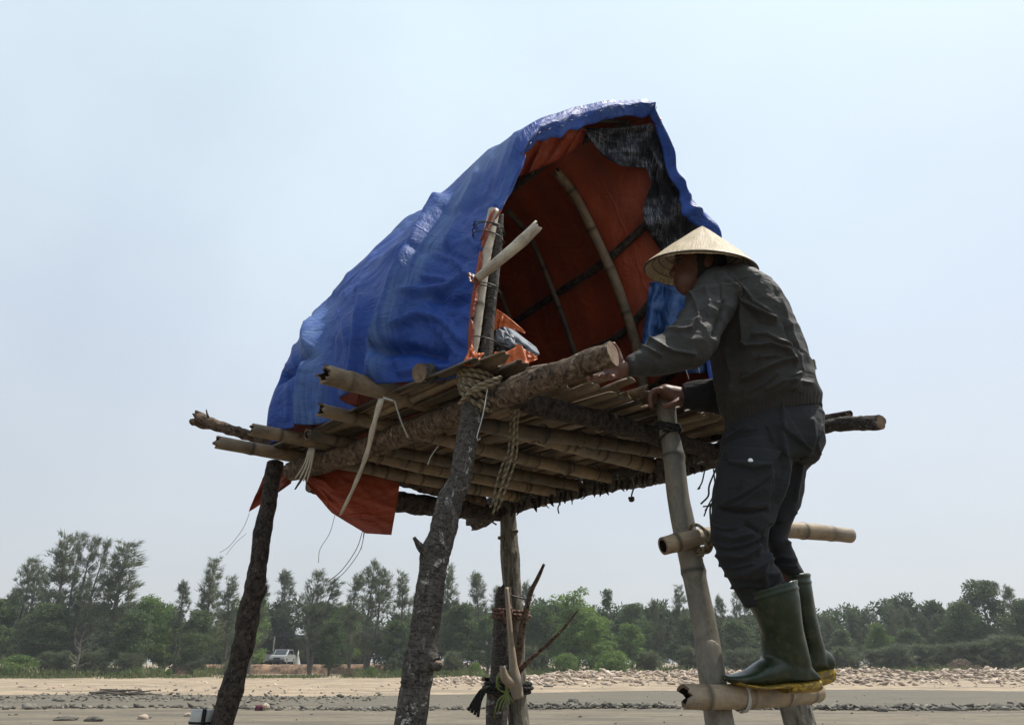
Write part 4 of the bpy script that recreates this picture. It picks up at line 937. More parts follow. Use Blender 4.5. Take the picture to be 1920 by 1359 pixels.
# short ends behind and right of the man
H(pole('crossbar', [at(1592, 776, 2.75), at(1560, 782, 2.80), plat(0.93, 0.14, 1.075)], 0.014, BARK_BLACK, None, rough=0.15, end0='ragged'))
def board(p0, p1, wid, th, mat, name):
    T = (p1 - p0).normalized(); u_ = T.cross(V((0, 1, 0))).normalized(); v_ = T.cross(u_); vs = []
    for i in range(7):
        c = p0.lerp(p1, i / 6)
        for a_, b_ in ((-1, -1), (1, -1), (1, 1), (-1, 1)): vs.append(c + u_ * a_ * wid / 2 * (1 - 0.05 * (i == 0)) + v_ * b_ * th / 2)
    fs = [(0, 1, 2, 3), (27, 26, 25, 24)] + [(i * 4 + k, (i + 1) * 4 + k, (i + 1) * 4 + (k + 1) % 4, i * 4 + (k + 1) % 4) for i in range(6) for k in range(4)]
    tc = [(v[0], v[1], v[2]) for v in vs]
    o = tobj(name, (vs, fs, [0] * len(fs), tc, [0.0] * len(vs)), mat, None)
    o.data.polygons.foreach_set('use_smooth', [False] * len(o.data.polygons)); return o
H(board(at(1529, 683, 2.85), plat(0.99, 0.24, 1.40), 0.04, 0.02, BARK_GREY, 'crossbar'))
# --- front corner posts
H(pole('corner_post', [at(908, 712, 2.335), at(913, 640, 2.335), at(921, 560, 2.34), at(930, 480, 2.34), at(936, 404, 2.345)], [0.024, 0.022, 0.020, 0.0195, 0.018], BARK_DARK, None, rough=0.08, end1='ragged'))
bp1 = pole('bamboo_post', [at(885, 668, 2.30), at(892, 625, 2.30), at(899, 560, 2.30), at(907, 500, 2.30), at(915, 450, 2.305), at(926, 396, 2.315)], [0.016, 0.0175, 0.0195, 0.021, 0.022, 0.021], BAMBOO_PALE, None, bamboo=True, node_first=0.19, node_gap=0.3)
H(bp1)
H(pole('bamboo_brace', [at(894, 524, 2.24), at(930, 494, 2.22), at(975, 456, 2.20), at(1008, 424, 2.18)], [0.015, 0.018, 0.020, 0.019], BAMBOO_PALE, None, bamboo=True, node_first=0.20, node_gap=0.16, end1='ragged_hollow'))
for py, tw in ((428, .2), (436, -.1), (448, .15), (545, .1), (642, .1), (696, .0)):
    H(coil(at(917 - (py - 428) * 0.062, py, 2.32), (0.12, 0, 1), 0.056, 0.0022, 1.2, 0.008, WIRE, 'tie_wire', None, tilt=tw))
# --- roof frame and tarpaulin
PR = {0.0: [(-.02, 1.08), (-.02, 1.33), (.0, 1.55), (.02, 1.75), (.08, 2.0), (.18, 2.45), (.35, 2.70), (.55, 2.93), (.78, 3.12), (.83, 2.95), (.915, 2.66), (1.0, 2.52), (1.13, 2.38), (1.10, 1.7), (1.06, 1.1)],
      0.29: [(-.03, 1.14), (-.05, 1.4), (-.03, 1.6), (.02, 1.85), (.12, 2.14), (.26, 2.60), (.38, 2.79), (.52, 2.88), (.64, 2.8), (.74, 2.65), (.84, 2.42), (.93, 2.18), (1.01, 1.85), (1.06, 1.5), (1.06, 1.1)],
      0.6: [(-.05, 1.10), (-.07, 1.36), (-.04, 1.6), (.02, 1.80), (.10, 2.05), (.24, 2.40), (.38, 2.62), (.5, 2.80), (.62, 2.78), (.74, 2.65), (.84, 2.38), (.93, 2.1), (1.01, 1.8), (1.05, 1.5), (1.05, 1.1)],
      1.0: [(-.055, 1.13), (-.035, 1.33), (-.005, 1.50), (.03, 1.70), (.08, 1.90), (.20, 2.30), (.35, 2.70), (.5, 3.03), (.62, 2.95), (.75, 2.6), (.85, 2.3), (.93, 2.0), (1.0, 1.7), (1.04, 1.4), (1.04, 1.1)]}
def cr(p0, p1, p2, p3, t): return 0.5 * (2 * p1 + (p2 - p0) * t + (2 * p0 - 5 * p1 + 4 * p2 - p3) * t * t + (3 * p1 - p0 - 3 * p2 + p3) * t ** 3)
def prof_at(w):
    ks = sorted(PR)
    if w <= 0: return np.array(PR[0.0])
    if w >= 1: return np.array(PR[1.0])
    for a_, b_ in zip(ks, ks[1:]):
        if a_ <= w <= b_:
            t = (w - a_) / (b_ - a_); t = t * t * (3 - 2 * t) * 0.5 + t * 0.5
            return np.array(PR[a_]) * (1 - t) + np.array(PR[b_]) * t
def prof_pt(w, u):
    P = prof_at(w); x = u * (len(P) - 1); i = min(int(x), len(P) - 2); t = x - i
    g = lambda k: P[max(0, min(len(P) - 1, k))]
    if w < 0.15 and 7.2 < x < 8.8: q = g(i) * (1 - t) + g(i + 1) * t    # sharp peak over the ridge pole end
    else: q = cr(g(i - 1), g(i), g(i + 1), g(i + 2), t)
    return q
def smooth(a_, b_, x): t = max(0, min(1, (x - a_) / (b_ - a_))); return t * t * (3 - 2 * t)
NU, NW_ = 230, 150
rows = []
front_dir = (plat(0.5, -1, 1) - plat(0.5, 0, 1)).normalized()
def tarp_point(w, u):
    s_, z_ = prof_pt(w, u)
    # drapes on the left wall: each belly hangs out over the next, with a sharp rear fold
    left = smooth(0.52, 0.36, u) * (0.28 + 0.72 * smooth(0.42, 0.06, u))
    edge1, edge2 = 0.42 + 0.18 * smooth(0.1, 0.42, u), 0.84 + 0.1 * smooth(0.1, 0.35, u)
    e = 0
    if w < edge1: e = smooth(-0.05, edge1, w) ** 1.5 * 0.125
    elif w < edge2: e = (1 - smooth(edge1, edge1 + 0.04, w)) * 0.125 + smooth(edge1 + 0.08, edge2, w) ** 1.5 * 0.075
    else: e = (1 - smooth(edge2, edge2 + 0.05, w)) * 0.075
    s_ -= e * left * (0.75 if w < edge1 + 0.02 else 1)
    return plat(s_, w, z_)
grid = []
wl_ = []
# front hem turned down and inwards, then front to back, then closing the back end
for j in range(8): wl_.append(('hem', 1 - j / 8))
for j in range(NW_ + 1): wl_.append(('body', j / NW_))
for j in range(1, 26): wl_.append(('back', j / 25))
uv = []
cen0 = plat(0.50, 0, 1.9)
for kind, q in wl_:
    row = []; ur = []
    for i in range(NU + 1):
        u = i / NU
        if kind == 'hem':
            p = tarp_point(0, u); c_ = plat(0.52, 0, 1.9); inw = (c_ - p).normalized()
            if 0.33 < u < 0.62: inw = (V((0, 0, -1)) * 0.9 + inw * 0.3).normalized()
            hem = 0.088 * (0.35 + smooth(0.30, 0.40, u) * 0.95 - smooth(0.58, 0.62, u) * 0.45 + smooth(0.72, 0.8, u) * 0.75) * (smooth(0.20, 0.3, u) * 0.97 + 0.03)
            hem *= 1 + 0.35 * nse((u * 14, 0, 0), 1.0, 3) + 0.25 * nse((u * 46, 0, 0), 1.0, 8)
            p = p + inw * hem * q + front_dir * 0.045 * (smooth(0, 0.45, q) - 0.75 * smooth(0.5, 1, q)) * (1 + 0.8 * nse((u * 30, q, 0), 1, 4)) * (0.3 + 0.7 * smooth(0.2, 0.3, u))
            wv_ = -q * 0.1
        elif kind == 'body':
            p = tarp_point(q, u); wv_ = q * 1.3
        else:
            p1 = tarp_point(1, u); s_, z_ = prof_pt(1, u); c_ = plat(0.5, 1.0, max(1.12, 1.1 + (z_ - 1.1) * 0.96))
            p = p1.lerp(c_, min(1.0, q * 1.02)); p += (plat(0.5, 1.1, 1) - plat(0.5, 1, 1)) * 0.55 * math.sin(q * math.pi / 2) ** 0.5
            wv_ = 1.3 + q * 0.5
        row.append(p); ur.append((u * 2.9, wv_, 0))
    grid.append(row); uv.append(ur)
NR = len(grid); NC = NU + 1
G = np.array([[tuple(p) for p in r_] for r_ in grid]); UVA = np.array(uv)
def grid_normals(G):
    du = np.gradient(G, axis=1); dw = np.gradient(G, axis=0); n = np.cross(dw, du); n /= np.linalg.norm(n, axis=2)[..., None] + 1e-9; return n
cen = np.array(plat(0.5, 0.5, 1.8)); Nn = grid_normals(G)
if ((G - cen) * Nn).sum() < 0: Nn = -Nn
# wrinkles
D = np.zeros((NR, NC))
for j in range(NR):
    for i in range(NC):
        x, y = UVA[j, i, 0], UVA[j, i, 1]
        a1 = 1 - abs(nse((x * 1.1 + y * 0.6, y * 1.9 - x * 0.2, 0), 1.6, 1)) * 2
        a2 = 1 - abs(nse((x * 1.5, y * 3.2, 4), 2.2, 5)) * 2.2
        a3 = 1 - abs(nse((x, y, 0), 8.5, 11)) * 2.4
        a4 = nse((x, y, 0), 19.0, 14)
        kf = 0.55 if j < 8 else 1
        D[j, i] = (0.011 * a1 + 0.0065 * a2 + 0.0026 * a3 + 0.0010 * a4) * kf - 0.010
# sculpted folds following the photo's main creases (px polylines, height m, width px)
def seg_dist(px, py, poly):
    best = np.full(px.shape, 1e9)
    for (x0, y0), (x1, y1) in zip(poly, poly[1:]):
        dx, dy = x1 - x0, y1 - y0; t = np.clip(((px - x0) * dx + (py - y0) * dy) / (dx * dx + dy * dy), 0, 1)
        best = np.minimum(best, np.hypot(px - x0 - t * dx, py - y0 - t * dy))
    return best
def sculpt(co, nor, folds):
    px, py = proj(co); view = co - np.array([0, 0, CZ]); view /= np.linalg.norm(view, axis=1)[:, None]
    facing = np.clip(-(nor * view).sum(1) * 3 + 0.35, 0, 1); d = np.zeros(len(co))
    dn = np.zeros(len(co))
    for poly, amp, wd in folds:
        q = seg_dist(px, py, poly) / wd; v_ = amp * (0.5 * np.exp(-q ** 2) + 0.5 * np.exp(-q * 1.3)) * facing
        d = np.maximum(d, v_); dn = np.minimum(dn, v_)
    return d + dn
TF = [([(888, 520), (850, 490), (800, 474)], 0.012, 4), ([(886, 524), (840, 528), (795, 522)], 0.014, 4.5), ([(884, 530), (850, 560), (815, 600)], 0.012, 4), ([(934, 386), (900, 392), (862, 420)], 0.010, 4), ([(932, 380), (905, 360), (870, 372)], 0.009, 4),
      ([(870, 680), (840, 640), (800, 600)], 0.014, 4.5), ([(866, 684), (820, 660), (770, 640)], 0.014, 4.5), ([(862, 688), (810, 688), (750, 700)], 0.012, 5), ([(888, 600), (860, 585), (835, 590)], 0.010, 3.5), ([(886, 570), (868, 548), (840, 545)], 0.009, 3.5),
      ([(975, 262), (960, 300), (925, 340), (905, 372)], 0.010, 4), ([(760, 560), (745, 610), (742, 680)], 0.012, 5), ([(660, 500), (640, 560), (630, 640)], 0.010, 5), ([(700, 480), (680, 520), (668, 600)], 0.010, 4.5), ([(555, 640), (548, 700), (556, 770)], 0.012, 5), ([(832, 385), (805, 430), (765, 500), (730, 570), (708, 640), (706, 700)], 0.045, 15), ([(850, 395), (822, 440), (790, 500), (765, 540)], 0.006, 8),
      ([(735, 550), (800, 548), (850, 540), (880, 518)], 0.026, 8), ([(640, 500), (700, 465), (760, 425)], 0.006, 8), ([(630, 552), (690, 505), (760, 465)], 0.014, 6),
      ([(605, 560), (582, 640), (572, 720), (570, 800)], 0.040, 13), ([(505, 715), (540, 700), (580, 670)], -0.04, 10), ([(740, 610), (790, 590), (830, 600), (870, 640)], 0.024, 9), ([(790, 440), (760, 470), (700, 500), (650, 560)], 0.022, 9), ([(900, 330), (870, 390), (845, 450)], 0.018, 9), ([(880, 560), (850, 570), (820, 560)], -0.018, 7), ([(680, 560), (670, 620), (660, 700)], 0.018, 8), ([(620, 640), (612, 700), (605, 770)], -0.016, 8), ([(712, 660), (770, 655), (830, 668)], -0.040, 12),
      ([(800, 575), (830, 610), (850, 650)], 0.014, 8), ([(860, 600), (845, 640), (870, 670)], 0.012, 6), ([(900, 380), (870, 400), (840, 405)], -0.010, 7),
      ([(925, 300), (900, 360), (880, 420)], 0.008, 8), ([(845, 460), (885, 450), (905, 470)], 0.010, 6), ([(640, 590), (655, 650), (650, 720)], 0.008, 8),
      ([(520, 660), (545, 700), (540, 780)], 0.010, 9), ([(970, 250), (950, 300), (930, 350)], 0.010, 7), ([(780, 480), (830, 470), (870, 490)], -0.010, 8)]
flat = G.reshape(-1, 3); fn = Nn.reshape(-1, 3); outer = np.ones(len(flat))
D = D.reshape(-1) + 1.5 * sculpt(flat, fn, TF)
ppx, ppy = proj(flat); wear_sheen = np.zeros(len(flat))  # pale fold crests: bleached wear plus sheen painted into the colour
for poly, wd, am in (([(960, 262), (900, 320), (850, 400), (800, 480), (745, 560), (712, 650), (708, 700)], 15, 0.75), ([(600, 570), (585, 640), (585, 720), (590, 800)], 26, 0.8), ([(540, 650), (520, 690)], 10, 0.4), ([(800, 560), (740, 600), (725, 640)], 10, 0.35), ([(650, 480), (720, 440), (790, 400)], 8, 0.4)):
    wear_sheen = np.maximum(wear_sheen, am * np.exp(-(seg_dist(ppx, ppy, poly) / wd) ** 2))
flat = flat + fn * D[:, None]
fs = []
for j in range(NR - 1):
    for i in range(NC - 1): fs.append((j * NC + i, (j + 1) * NC + i, (j + 1) * NC + i + 1, j * NC + i + 1))
def tarp_obj(name, co, fs, uvs, mats, thick, outdir, **kw):
    """sheet with real thickness: mats[0] on the outward side, mats[1] on the other"""
    me = mesh(name, co, fs)
    n0 = np.zeros(len(me.polygons) * 3); me.polygons.foreach_get('normal', n0); n0 = n0.reshape(-1, 3)
    if (n0 * outdir).sum() < 0: me.flip_normals()
    me.attributes.new('tu', 'FLOAT_VECTOR', 'POINT').data.foreach_set('vector', np.asarray(uvs, dtype=np.float32).ravel())
    o = newobj(name, me, mats, None, **kw)
    md = o.modifiers.new('Solidify', 'SOLIDIFY'); md.thickness = thick; md.offset = -1; md.material_offset = 1; md.material_offset_rim = 0; md.use_even_offset = False
    return o
cf = np.array([flat[list(f)].mean(0) for f in fs])
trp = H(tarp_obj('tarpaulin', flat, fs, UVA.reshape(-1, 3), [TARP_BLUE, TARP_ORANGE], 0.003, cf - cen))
trp.data.attributes.new('wear_sheen', 'FLOAT', 'POINT').data.foreach_set('value', wear_sheen.astype(np.float32))
# ribs and purlins inside
def inside(w, u, k=0.94):
    s_, z_ = prof_pt(w, u); s2 = 0.5 + (s_ - 0.5) * k; z2 = 1.1 + (z_ - 1.1) * (k + 0.01); return plat(s2, w, z2)
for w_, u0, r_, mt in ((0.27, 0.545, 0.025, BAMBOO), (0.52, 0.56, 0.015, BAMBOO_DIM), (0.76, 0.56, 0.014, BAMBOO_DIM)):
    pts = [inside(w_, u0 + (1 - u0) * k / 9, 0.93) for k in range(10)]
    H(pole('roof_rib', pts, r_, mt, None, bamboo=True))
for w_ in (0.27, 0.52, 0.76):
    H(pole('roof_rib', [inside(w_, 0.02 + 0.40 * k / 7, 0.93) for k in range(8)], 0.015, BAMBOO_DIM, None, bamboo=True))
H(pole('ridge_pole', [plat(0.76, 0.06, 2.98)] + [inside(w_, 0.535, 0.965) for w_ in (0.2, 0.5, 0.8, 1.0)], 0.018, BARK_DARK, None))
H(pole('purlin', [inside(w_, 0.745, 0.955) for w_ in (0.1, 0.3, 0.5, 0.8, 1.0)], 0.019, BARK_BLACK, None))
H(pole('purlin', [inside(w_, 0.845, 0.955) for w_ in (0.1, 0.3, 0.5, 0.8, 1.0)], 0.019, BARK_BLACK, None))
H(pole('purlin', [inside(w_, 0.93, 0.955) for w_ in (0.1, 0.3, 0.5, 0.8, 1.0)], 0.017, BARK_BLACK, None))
H(pole('front_arch_cane', [inside(0.06, 0.27 + 0.30 * k / 9, 0.95) for k in range(10)], 0.010, BARK_DARK, None, segs=10))
if False: H(pole('front_arch_cane', [inside(0.04, 0.66 + 0.30 * k / 9, 0.955) for k in range(10)], 0.012, BARK_DARK, None, segs=10))
# dashed stitching on the hem
sg = flat.reshape(NR, NC, 3); sn_ = fn.reshape(NR, NC, 3)
for i0 in list(range(78, 140, 5)) + list(range(146, 184, 6)):
    pts = [V(sg[3, i]) + V(sn_[3, i]) * 0.005 for i in range(i0, i0 + 3)]
    H(thread(pts, 0.0014, WIRE, 'stitch', None, segs=5))
for k in range(9):
    x0 = 1005 + k * 23.5; y0 = 233 - k * 1.6 + (6 if k < 3 else 0)
    pass
# --- hanging cloths
def cloth(name, outline_top, outline_bot, Yt, Yb, mats, nu=40, nv=40, amp=0.02, thick=0.002, waves=4, seed=1, sag=0.0, **kw):
    """sheet between a top polyline and a bottom polyline given in px with distances"""
    def smp(poly, t):
        x = t * (len(poly) - 1); i = min(int(x), len(poly) - 2); f = x - i
        g = lambda k: np.array(poly[max(0, min(len(poly) - 1, k))], dtype=float); return g(i) * (1 - f) + g(i + 1) * f
    co, uvs = [], []
    for j in range(nv + 1):
        v = j / nv
        for i in range(nu + 1):
            u = i / nu; a_ = smp(outline_top, u); b_ = smp(outline_bot, u); q = a_ * (1 - v) + b_ * v
            yt = smp(Yt, u)[0]; yb = smp(Yb, u)[0]; Y = yt * (1 - v) + yb * v
            Y += amp * (math.sin(u * waves * 6.28 + seed + v * 1.5) * (0.3 + 0.7 * v) + 1.2 * nse((u * 3, v * 3, 0), 1, seed) + 0.6 * nse((u * 9, v * 9, 0), 1, seed + 2)) - sag * math.sin(v * math.pi)
            p = at(q[0], q[1], Y); co.append(p); uvs.append((p.x, p.z, p.y))
    fs = [(j * (nu + 1) + i, j * (nu + 1) + i + 1, (j + 1) * (nu + 1) + i + 1, (j + 1) * (nu + 1) + i) for j in range(nv) for i in range(nu)]
    return tarp_obj(name, co, fs, uvs, mats, thick, np.array([0, -1.0, 0]), **kw)
H(cloth('shade_netting', [(1098, 240), (1150, 243), (1200, 236), (1222, 232), (1248, 290), (1270, 340), (1292, 372), (1312, 410), (1326, 440)],
        [(1095, 246), (1128, 292), (1165, 312), (1212, 316), (1222, 345), (1204, 396), (1212, 430), (1240, 472), (1265, 480)], [(2.75,), (2.8,), (2.85,), (2.86,), (2.9,), (2.94,), (2.98,), (3.0,), (3.05,)], [(2.75,), (2.85,), (2.9,), (2.95,), (3.0,), (3.02,), (3.05,), (3.1,), (3.1,)],
        [NETTING, NETTING], 60, 30, 0.03, seed=4, label='dark grey and black shade netting bunched inside the open end'))
H(cloth('blue_side_flap', [(1218, 530), (1250, 524), (1300, 520), (1350, 520)], [(1200, 668), (1235, 690), (1290, 700), (1350, 700)], [(3.05,), (3.05,)], [(3.0,), (3.0,)], [TARP_BLUE_DULL, TARP_ORANGE], 40, 40, 0.035, waves=3, seed=2, label='dusty blue flap inside the right of the opening'))
H(cloth('orange_flap', [(566, 880), (620, 878), (690, 890), (750, 905)], [(574, 905), (622, 962), (685, 1000), (734, 1003)], [(3.24,), (3.24,)], [(3.20,), (3.16,)], [TARP_ORANGE, TARP_BLUE], 44, 34, 0.014, waves=1.2, seed=3, label='orange tarpaulin end hanging below the floor'))
H(cloth('orange_flap', [(505, 868), (530, 872), (552, 876)], [(466, 960), (500, 938), (546, 906)], [(3.40,), (3.40,)], [(3.36,), (3.38,)], [TARP_ORANGE, TARP_BLUE], 24, 24, 0.012, waves=1, seed=5, label='small orange tarpaulin corner hanging behind the leftmost leg'))
H(cloth('orange_fold', [(921, 396), (930, 392)], [(899, 452), (906, 450)], [(2.28,), (2.28,)], [(2.25,), (2.27,)], [TARP_ORANGE, TARP_BLUE], 8, 20, 0.004, seed=6))
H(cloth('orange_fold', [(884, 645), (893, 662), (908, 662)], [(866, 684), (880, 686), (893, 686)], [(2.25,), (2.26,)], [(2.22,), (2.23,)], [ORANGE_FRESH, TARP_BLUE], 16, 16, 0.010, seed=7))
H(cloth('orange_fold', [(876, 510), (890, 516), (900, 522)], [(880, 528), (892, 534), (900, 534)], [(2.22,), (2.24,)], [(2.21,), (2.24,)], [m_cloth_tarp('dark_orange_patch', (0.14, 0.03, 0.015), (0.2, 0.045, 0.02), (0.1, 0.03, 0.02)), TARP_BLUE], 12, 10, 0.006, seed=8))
H(cloth('inner_fold', [(990, 262), (1030, 246), (1085, 240), (1100, 244)], [(962, 335), (1000, 322), (1050, 300), (1090, 272)], [(2.62,), (2.72,)], [(2.68,), (2.85,)], [TARP_ORANGE, TARP_BLUE], 30, 14, 0.018, seed=9, label='lighter orange fold under the ridge'))
# bamboo strip and splinters hanging at the left
def strip(rows, wid, mat, name):
    P, Rr, Ln = resample([at(*r_) for r_ in rows], [1] * len(rows), 0.02); vs, tc = [], []
    for i, p in enumerate(P):
        t = i / (len(P) - 1); w2 = wid * (1 - 0.45 * t) * (1 + 0.15 * math.sin(i * 1.3)); s_ = V((1, 0.25, 0.2)).normalized()
        for a_, b_ in ((-1, -1), (1, -1), (1, 1), (-1, 1)): vs.append(p + s_ * a_ * w2 / 2 + V((0, 1, 0)) * b_ * 0.0025); tc.append((a_ * 0.01, b_ * 0.01, Ln[i]))
    n = len(P); fs = [(0, 1, 2, 3), tuple(range(4 * n - 1, 4 * n - 5, -1))] + [(i * 4 + k, (i + 1) * 4 + k, (i + 1) * 4 + (k + 1) % 4, i * 4 + (k + 1) % 4) for i in range(n - 1) for k in range(4)]
    return H(tobj(name, (vs, fs, [0] * len(fs), tc, [0.0] * len(vs)), mat, None))
strip([(715, 748, 2.42), (700, 800, 2.45), (688, 850, 2.5), (665, 910, 2.55), (638, 966, 2.6)], 0.020, BAMBOO_PALE, 'hanging_strip')
for dx, wd in ((0, 0.012), (5, 0.010), (-5, 0.009), (9, 0.008)): strip([(584 + dx * 0.6, 840, 3.0), (575 + dx, 872, 3.0), (561 + dx * 1.6, 900 + dx * 0.4, 3.0)], wd, BAMBOO_PALE, 'splinter')
strip([(566, 898, 2.99), (553, 918, 2.99)], 0.010, BARK_BLACK, 'splinter')
# --- front lashing of thick rope and hanging rope ends
for k in range(7):
    py = 706 + k * 7.2; H(coil(at(893 + 1.2 * k * (-1) ** k, py, 2.30), (0.05, 0.10, 1), 0.055 + 0.002 * math.sin(k * 2), 0.0078, 1.02, 0.012, ROPE, 'rope_lashing', None, n=30, wob=0.05, tilt=0.25 + 0.09 * k - 0.2 * (k == 6), ds=0.01) if False else
      coil(at(893 + 1.0 * (k % 2), py, 2.30), (0.05, 0.10, 1), 0.056 + 0.003 * math.sin(k * 2), 0.0078, 1.03, 0.010, ROPE, 'rope_lashing', None, n=30, wob=0.05, tilt=0.2 + 0.11 * k))
H(thread([at(867, 752, 2.24), at(890, 728, 2.20), at(915, 716, 2.20), at(940, 708, 2.22)], 0.0075, ROPE, 'rope_lashing', None, ds=0.01))
H(thread([at(862, 758, 2.25), at(880, 738, 2.21), at(905, 728, 2.20), at(938, 716, 2.22)], 0.0075, ROPE, 'rope_lashing', None, ds=0.01))
for k, (xt, xm, xb) in enumerate(((966, 955, 924), (972, 966, 932), (960, 941, 919), (968, 950, 928))):
    rows_ = [(xt, 760, 2.36)]
    for q in range(1, 9): 
        t = q / 9; xx = (xt * (1 - t) + xm * t) if t < 0.55 else xm * (1 - (t - 0.55) / 0.45) + xb * (t - 0.55) / 0.45
        rows_.append((xx + random.uniform(-1.4, 1.4), 760 + 200 * t, 2.36 + 0.02 * k))
    rows_.append((xb, 965 - 7 * k, 2.38 + 0.02 * k)); H(thread([at(*r_) for r_ in rows_], 0.0042, ROPE, 'hanging_rope', None, ds=0.012))
for (rows_, r_, mt, nm) in (
    ([(914, 730, 2.2), (905, 780, 2.17), (894, 820, 2.16), (896, 826, 2.16), (901, 822, 2.16)], 0.0016, STRING, 'loose_string'),
    ([(468, 962, 3.36), (455, 992, 3.36), (430, 1024, 3.36), (412, 1036, 3.36)], 0.0012, STRING, 'loose_string'),
    ([(462, 1000, 3.37), (440, 1020, 3.37), (424, 1040, 3.37)], 0.0010, STRING, 'loose_string'),
    ([(628, 966, 2.62), (618, 1000, 2.62), (600, 1030, 2.62), (597, 1055, 2.62)], 0.0012, STRING, 'loose_string'),
    ([(681, 992, 3.3), (668, 1030, 3.3), (640, 1070, 3.3), (612, 1092, 3.3)], 0.0016, WIRE, 'loose_string'),
    ([(683, 994, 3.3), (676, 1030, 3.3), (650, 1068, 3.3), (620, 1096, 3.3)], 0.0014, WIRE, 'loose_string'),
    ([(684, 996, 3.3), (680, 1016, 3.3), (677, 1030, 3.3)], 0.0013, WIRE, 'loose_string'),
    ([(740, 752, 2.45), (752, 790, 2.5), (765, 820, 2.55)], 0.0028, STRING, 'loose_string'),
    ([(718, 746, 2.42), (738, 752, 2.44)], 0.004, STRING, 'loose_string'),
    ([(822, 836, 2.6), (808, 856, 2.6), (802, 872, 2.6)], 0.002, STRING, 'loose_string'),
    ([(936, 392, 2.34), (934, 350, 2.40), (948, 330, 2.43)], 0.005, STRING, 'loose_string'),
    ([(1047, 935, 3.9), (1049, 945, 3.9), (1046, 953, 3.9), (1048, 963, 3.9)], 0.004, WIRE, 'loose_string'),
    ([(1190, 912, 3.5), (1186, 922, 3.5), (1184, 930, 3.5)], 0.004, WIRE, 'loose_string'),
    ([(1322, 878, 2.95), (1316, 905, 2.93), (1308, 918, 2.93), (1313, 914, 2.93)], 0.003, WIRE, 'loose_string'),
    ([(1344, 876, 2.95), (1330, 910, 2.93), (1328, 930, 2.93), (1314, 945, 2.93)], 0.004, WIRE, 'loose_string'),
    ([(1347, 876, 2.95), (1343, 930, 2.93), (1332, 950, 2.93), (1333, 985, 2.93)], 0.004, WIRE, 'loose_string'),
    ([(1338, 880, 2.95), (1340, 920, 2.93), (1326, 952, 2.93), (1320, 968, 2.93)], 0.003, WIRE, 'loose_string'),
    ([(1336, 948, 2.93), (1318, 950, 2.93)], 0.003, WIRE, 'loose_string'), ([(1331, 944, 2.93), (1322, 958, 2.93)], 0.003, WIRE, 'loose_string'),
    ([(1305, 668, 2.9), (1312, 700, 2.9)], 0.0015, STRING, 'loose_string'), ([(1282, 680, 2.9), (1292, 712, 2.9)], 0.0015, STRING, 'loose_string'),
    ([(912, 972, 4.3), (922, 978, 4.3), (931, 984, 4.3)], 0.005, WIRE, 'loose_string')):
    H(thread([at(*r__) for r__ in rows_], r_, mt, nm, None, ds=0.012))
H(newobj('dangling_clod', mesh('dangling_clod', [tuple(at(1184, 936, 3.5) + V(v) * 0.014 * (1 + 0.4 * nse(v, 2, 2))) for v in ICO3_V], ICO3_F), BARK_BLACK))
# blackened leaves and fibre rags caught under the black log
random.seed(31)
for k in range(34):
    px = 905 + k * 13 + random.uniform(-5, 5); 
    if px > 1335: break
    t = (px - 905) / 430; yy = 948 - 78 * t + 18 * (1 - t); Y = 4.2 - 1.15 * t; r_ = random.uniform(0.006, 0.014)
    H(thread([at(px, yy - 8, Y), at(px + random.uniform(-4, 4), yy + 6, Y - 0.02), at(px + random.uniform(-7, 7), yy + random.uniform(6, 18), Y - 0.02)], [r_, r_ * 0.8, 0.002], BARK_BLACK, 'bark_shred', None, segs=5, rough=0.3))

# ------------------------------------------------------------------ folded sack with orange hem lying inside the front corner
sack = empty('folded_sack', at(965, 680, 2.45), label='grey woven sack with bright orange hem stuffed behind the front corner post', category='sack')
def blob(name, outline, Y, dep, mat, parent, seed, n=26, pinch=0.0):
    """rounded bag: outline polygon (px) given thickness towards and away from the viewer"""
    c = np.mean(outline, axis=0); K = len(outline); vs = []; M_ = 64; R_ = 14
    def op(a_):
        x = a_ * K; i = int(x) % K; f = x - int(x); p_ = np.array(outline[i]) * (1 - f) + np.array(outline[(i + 1) % K]) * f; return p_
    for r_ in range(R_ + 1):
        ph = math.pi * r_ / R_
        for k in range(M_):
            e = op(k / M_); q = c + (e - c) * math.sin(ph) ** 0.6; wr = 0.016 * nse((k / M_ * 9, r_ * 0.5, 0), 1, seed) + 0.008 * nse((q[0] * 0.06, q[1] * 0.06, r_), 1.6, seed + 3)
            vs.append(at(q[0], q[1], Y - math.cos(ph) * dep + wr))
    fs = [(r_ * M_ + k, r_ * M_ + (k + 1) % M_, (r_ + 1) * M_ + (k + 1) % M_, (r_ + 1) * M_ + k) for r_ in range(R_) for k in range(M_)]
    me = mesh(name, vs, fs); bm = bmesh.new(); bm.from_mesh(me); bmesh.ops.remove_doubles(bm, verts=bm.verts, dist=0.0004); bmesh.ops.recalc_face_normals(bm, faces=bm.faces); bm.to_mesh(me); bm.free()
    me.polygons.foreach_set('use_smooth', [True] * len(me.polygons))
    o = newobj(name, me, mat); return adopt(o, parent)
blob('bag_body', [(926, 588), (940, 600), (960, 615), (985, 636), (1006, 652), (1012, 664), (1004, 674), (985, 684), (950, 684), (930, 680), (924, 640)], 2.47, 0.07, SACK, sack, 1)
blob('upper_fold', [(926, 612), (945, 618), (960, 632), (970, 648), (958, 655), (935, 648), (924, 645)], 2.41, 0.03, SACK, sack, 6)
